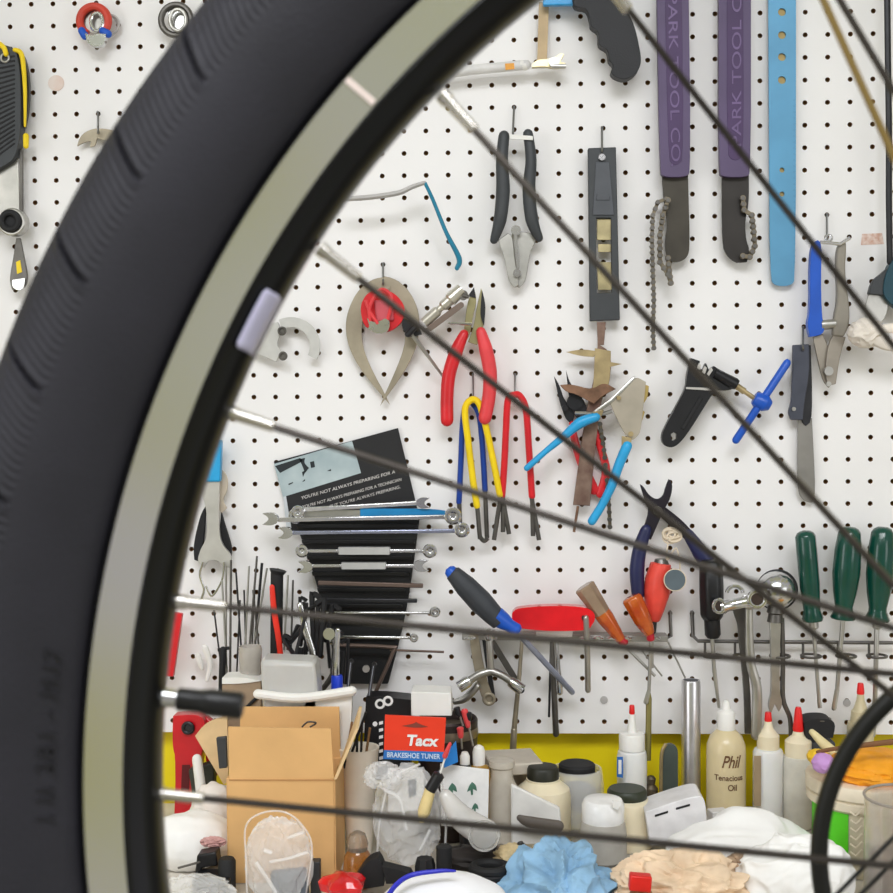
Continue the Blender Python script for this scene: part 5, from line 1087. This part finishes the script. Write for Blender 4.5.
part(t, 'body', [poly([(352, 884), (366, 862), (378, 858), (384, 868), (384, 886), (360, 890)], -.275, .02), poly([(382, 866), (410, 873), (416, 884), (386, 884)], -.28, .015)], blackm, bevel=.002)
solo('black_socket', 'short black cylinder standing behind the white blue edged bag', 'socket', [turn((444, 845), (444, 872), [(0, 6), (.05, 8), (1, 8)], -.27), turn((444, 872), (444, 900), [(0, 8), (1, 8)], -.27)], blackm)
solo('black_nut', 'small black knurled nut left of the black cylinder', 'nut', [turn((425, 858), (425, 880), [(0, 8), (.3, 10), (.7, 10), (1, 8)], -.265, 18, 9, .08)], blackm)
solo('black_ring', 'flat black ring part left of the blue rag', 'ring', [ring(490, 868, 17, 5, -.27, ax='z', sy=.8), ring(490, 874, 17, 5, -.27, ax='z', sy=.8)], blackm)
solo('dark_strap', 'dark strap heap under the white tube', 'strap', [blob(P(478, 858, -.22), (m(38, -.2), .02, m(12, -.2)), 81, 4, .3, 2)], M('dark_strap', '#2b2522', .7, var=.3))
t = base(443, -.34, 'white_bag', 'white bag with a royal blue edge at bottom centre', 'bag')
part(t, 'body', [blob(P(446, 906, -.335), (m(66, -.33), .03, m(34, -.33)), 91, 5, .07, 1.1)], M('bag_white', '#f2f2f6', .5, var=.03))
part(t, 'blue_edge', [tube([(384, 902, -.362), (396, 885, -.362), (412, 875, -.362), (440, 871, -.360), (455, 871, -.358)], [2.4, 2.6, 2.6, 2.2, 1.2])], M('royal_edge', '#2a2fc0', .4))
for k, (a, b, r, hc, l) in enumerate(((500, 850, 5, '#8f8a84', 'grey bolt lying before the white wedge'), (520, 846, 4, '#3a3836', 'dark nut lying before the white wedge'), (535, 850, 4, '#b8a57c', 'brass washer lying before the cream jar'), (590, 862, 5, '#55504c', 'dark bolt before the clear jar'), (742, 888, 6, '#3a3d46', 'dark round stopper at the bottom in the cream rag'), (545, 844, 3, '#77716a', 'small grey nut under the dark bar'))):
    solo('loose_bolt', l, 'bolt', [turn((a, b - r), (a + 2, b + r), [(0, r * .7), (.3, r), (.7, r), (1, r * .6)], -.22 - .01 * k, 12)], M('bolt%d' % k, hc, .4, .5))
# bucket with orange lid, cloths
t = base(855, -.16, 'plastic_bucket', 'cream plastic bucket with a green and navy label', 'bucket')
cxb, yb2 = 866, -.17
part(t, 'body', lathe(cxb, yb2, [(48, BOT), (50, H(.005)), (52, 800), (53, 790)], 40), M('bucket_cream', '#ddd2ba', .5, var=.05))
part(t, 'rim', lathe(cxb, yb2, [(54, 800), (58, 797), (58, 790), (56, 789), (59, 786), (59, 776), (58, 774), (54, 773)], 40), M('bucket_rim', '#e5d9c2', .45))
def wrap_patch(pxa, pxb, pya, pyb, cx, cy, rpx, th=.0008):
    R = m(rpx, cy); c = P(cx, 780, cy).x; xa = P(pxa, 820, cy - R * .8).x - c; xb = P(pxb, 820, cy - R * .8).x - c
    za = P(cx, pya, cy - R).z; zb = P(cx, pyb, cy - R).z; a0 = math.asin(max(-1, min(1, xa / R))); a1 = math.asin(max(-1, min(1, xb / R))); v = []; f = []; n = 12
    for i in range(n + 1):
        a = a0 + (a1 - a0) * i / n
        for r_ in (R, R + th):
            for z in (za, zb): v.append((c + math.sin(a) * r_, cy - math.cos(a) * r_, z))
    for i in range(n):
        k = i * 4; q = k + 4; f += [(k + 2, k + 3, q + 3, q + 2), (k, q, q + 1, k + 1), (k, k + 2, q + 2, q), (k + 1, q + 1, q + 3, k + 3)]
    f += [(0, 1, 3, 2), (4 * n, 4 * n + 2, 4 * n + 3, 4 * n + 1)]; return v, f
part(t, 'label_patch', wrap_patch(816, 848, 812, 862, cxb, yb2, 52.6), M('label_green', '#58d020', .45), label='bright green label')
part(t, 'label_patch', wrap_patch(815, 848, 803, 813, cxb, yb2, 52.8), M('label_navy', '#232c74', .45), label='navy strip of the label')
part(t, 'label_print', wrap_patch(838, 846, 806, 809, cxb, yb2, 53.6), M('print_blue', '#9fb0e0', .5))
for k in range(8): part(t, 'raised_chevron', [tube([(850, 812 + 8 * k, -.228), (856, 816 + 8 * k, -.231), (862, 810 + 8 * k, -.232)], 1.1, sm=False)], M('bucket_rim', '#e5d9c2'))
org = M('orange_cloth', '#f3a21c', .6, var=.1, bump=.3)
solo('orange_cloth', 'bright orange cloth spilling over the cream bucket', 'cloth', [blob(P(876, 768, -.18), (m(48, -.17), .045, m(17, -.17)), 101, 5, .16, 1.6, floor=False)], org)
solo('yellow_cloth', 'yellow edge of cloth on the left side of the bucket', 'cloth', [blob(P(818, 757, -.19), (m(11, -.17), .012, m(8, -.17)), 103, 4, .2, 1.5, floor=False)], M('yellow_cloth', '#f0c332', .6))
solo('pink_cloth', 'lilac pink folded cloth over the bucket rim', 'cloth', [blob(P(823, 763, -.22), (m(11, -.2), .010, m(10, -.2)), 104, 4, .12, 1.4, floor=False)], M('lilac_cloth', '#c695d2', .5))
solo('wood_stick', 'cream tapered stick poking up from the bucket', 'stick', [tube([(812, 732, -.15), (824, 744, -.155), (836, 754, -.16)], [3, 5, 5], seg=12)], M('stick_cream', '#ddcf9e', .5))
solo('pencil', 'brown flat stick across the orange cloth', 'stick', [tube([(818, 752, -.215), (840, 748, -.22), (900, 741, -.22)], [2, 2.2, 3.4], flat=.7)], M('brown_stick', '#7a5230', .6))
t = base(893, -.24, 'clear_cylinder', 'clear plastic cylinder at the right edge before the bucket', 'jar')
part(t, 'body', lathe(908, -.285, [(40, BOT), (42, H(.003)), (42, 800), (43, 797), (41, 797), (40, 830), (39, H(.006))], 36), M('cyl_clear', '#e2dcd6', .08, trans=.8, alpha=.5))
part(t, 'rim', [ring(908, 797, 42, 1.4, -.285, ax='z')], M('rim_grey', '#9c948c', .4))
part(t, 'contents', lathe(908, -.285, [(36, H(.004)), (37, H(.05)), (30, H(.056))], 30), M('brownish_fill', '#8a7b70', .6, trans=.2, var=.3, vs=60))
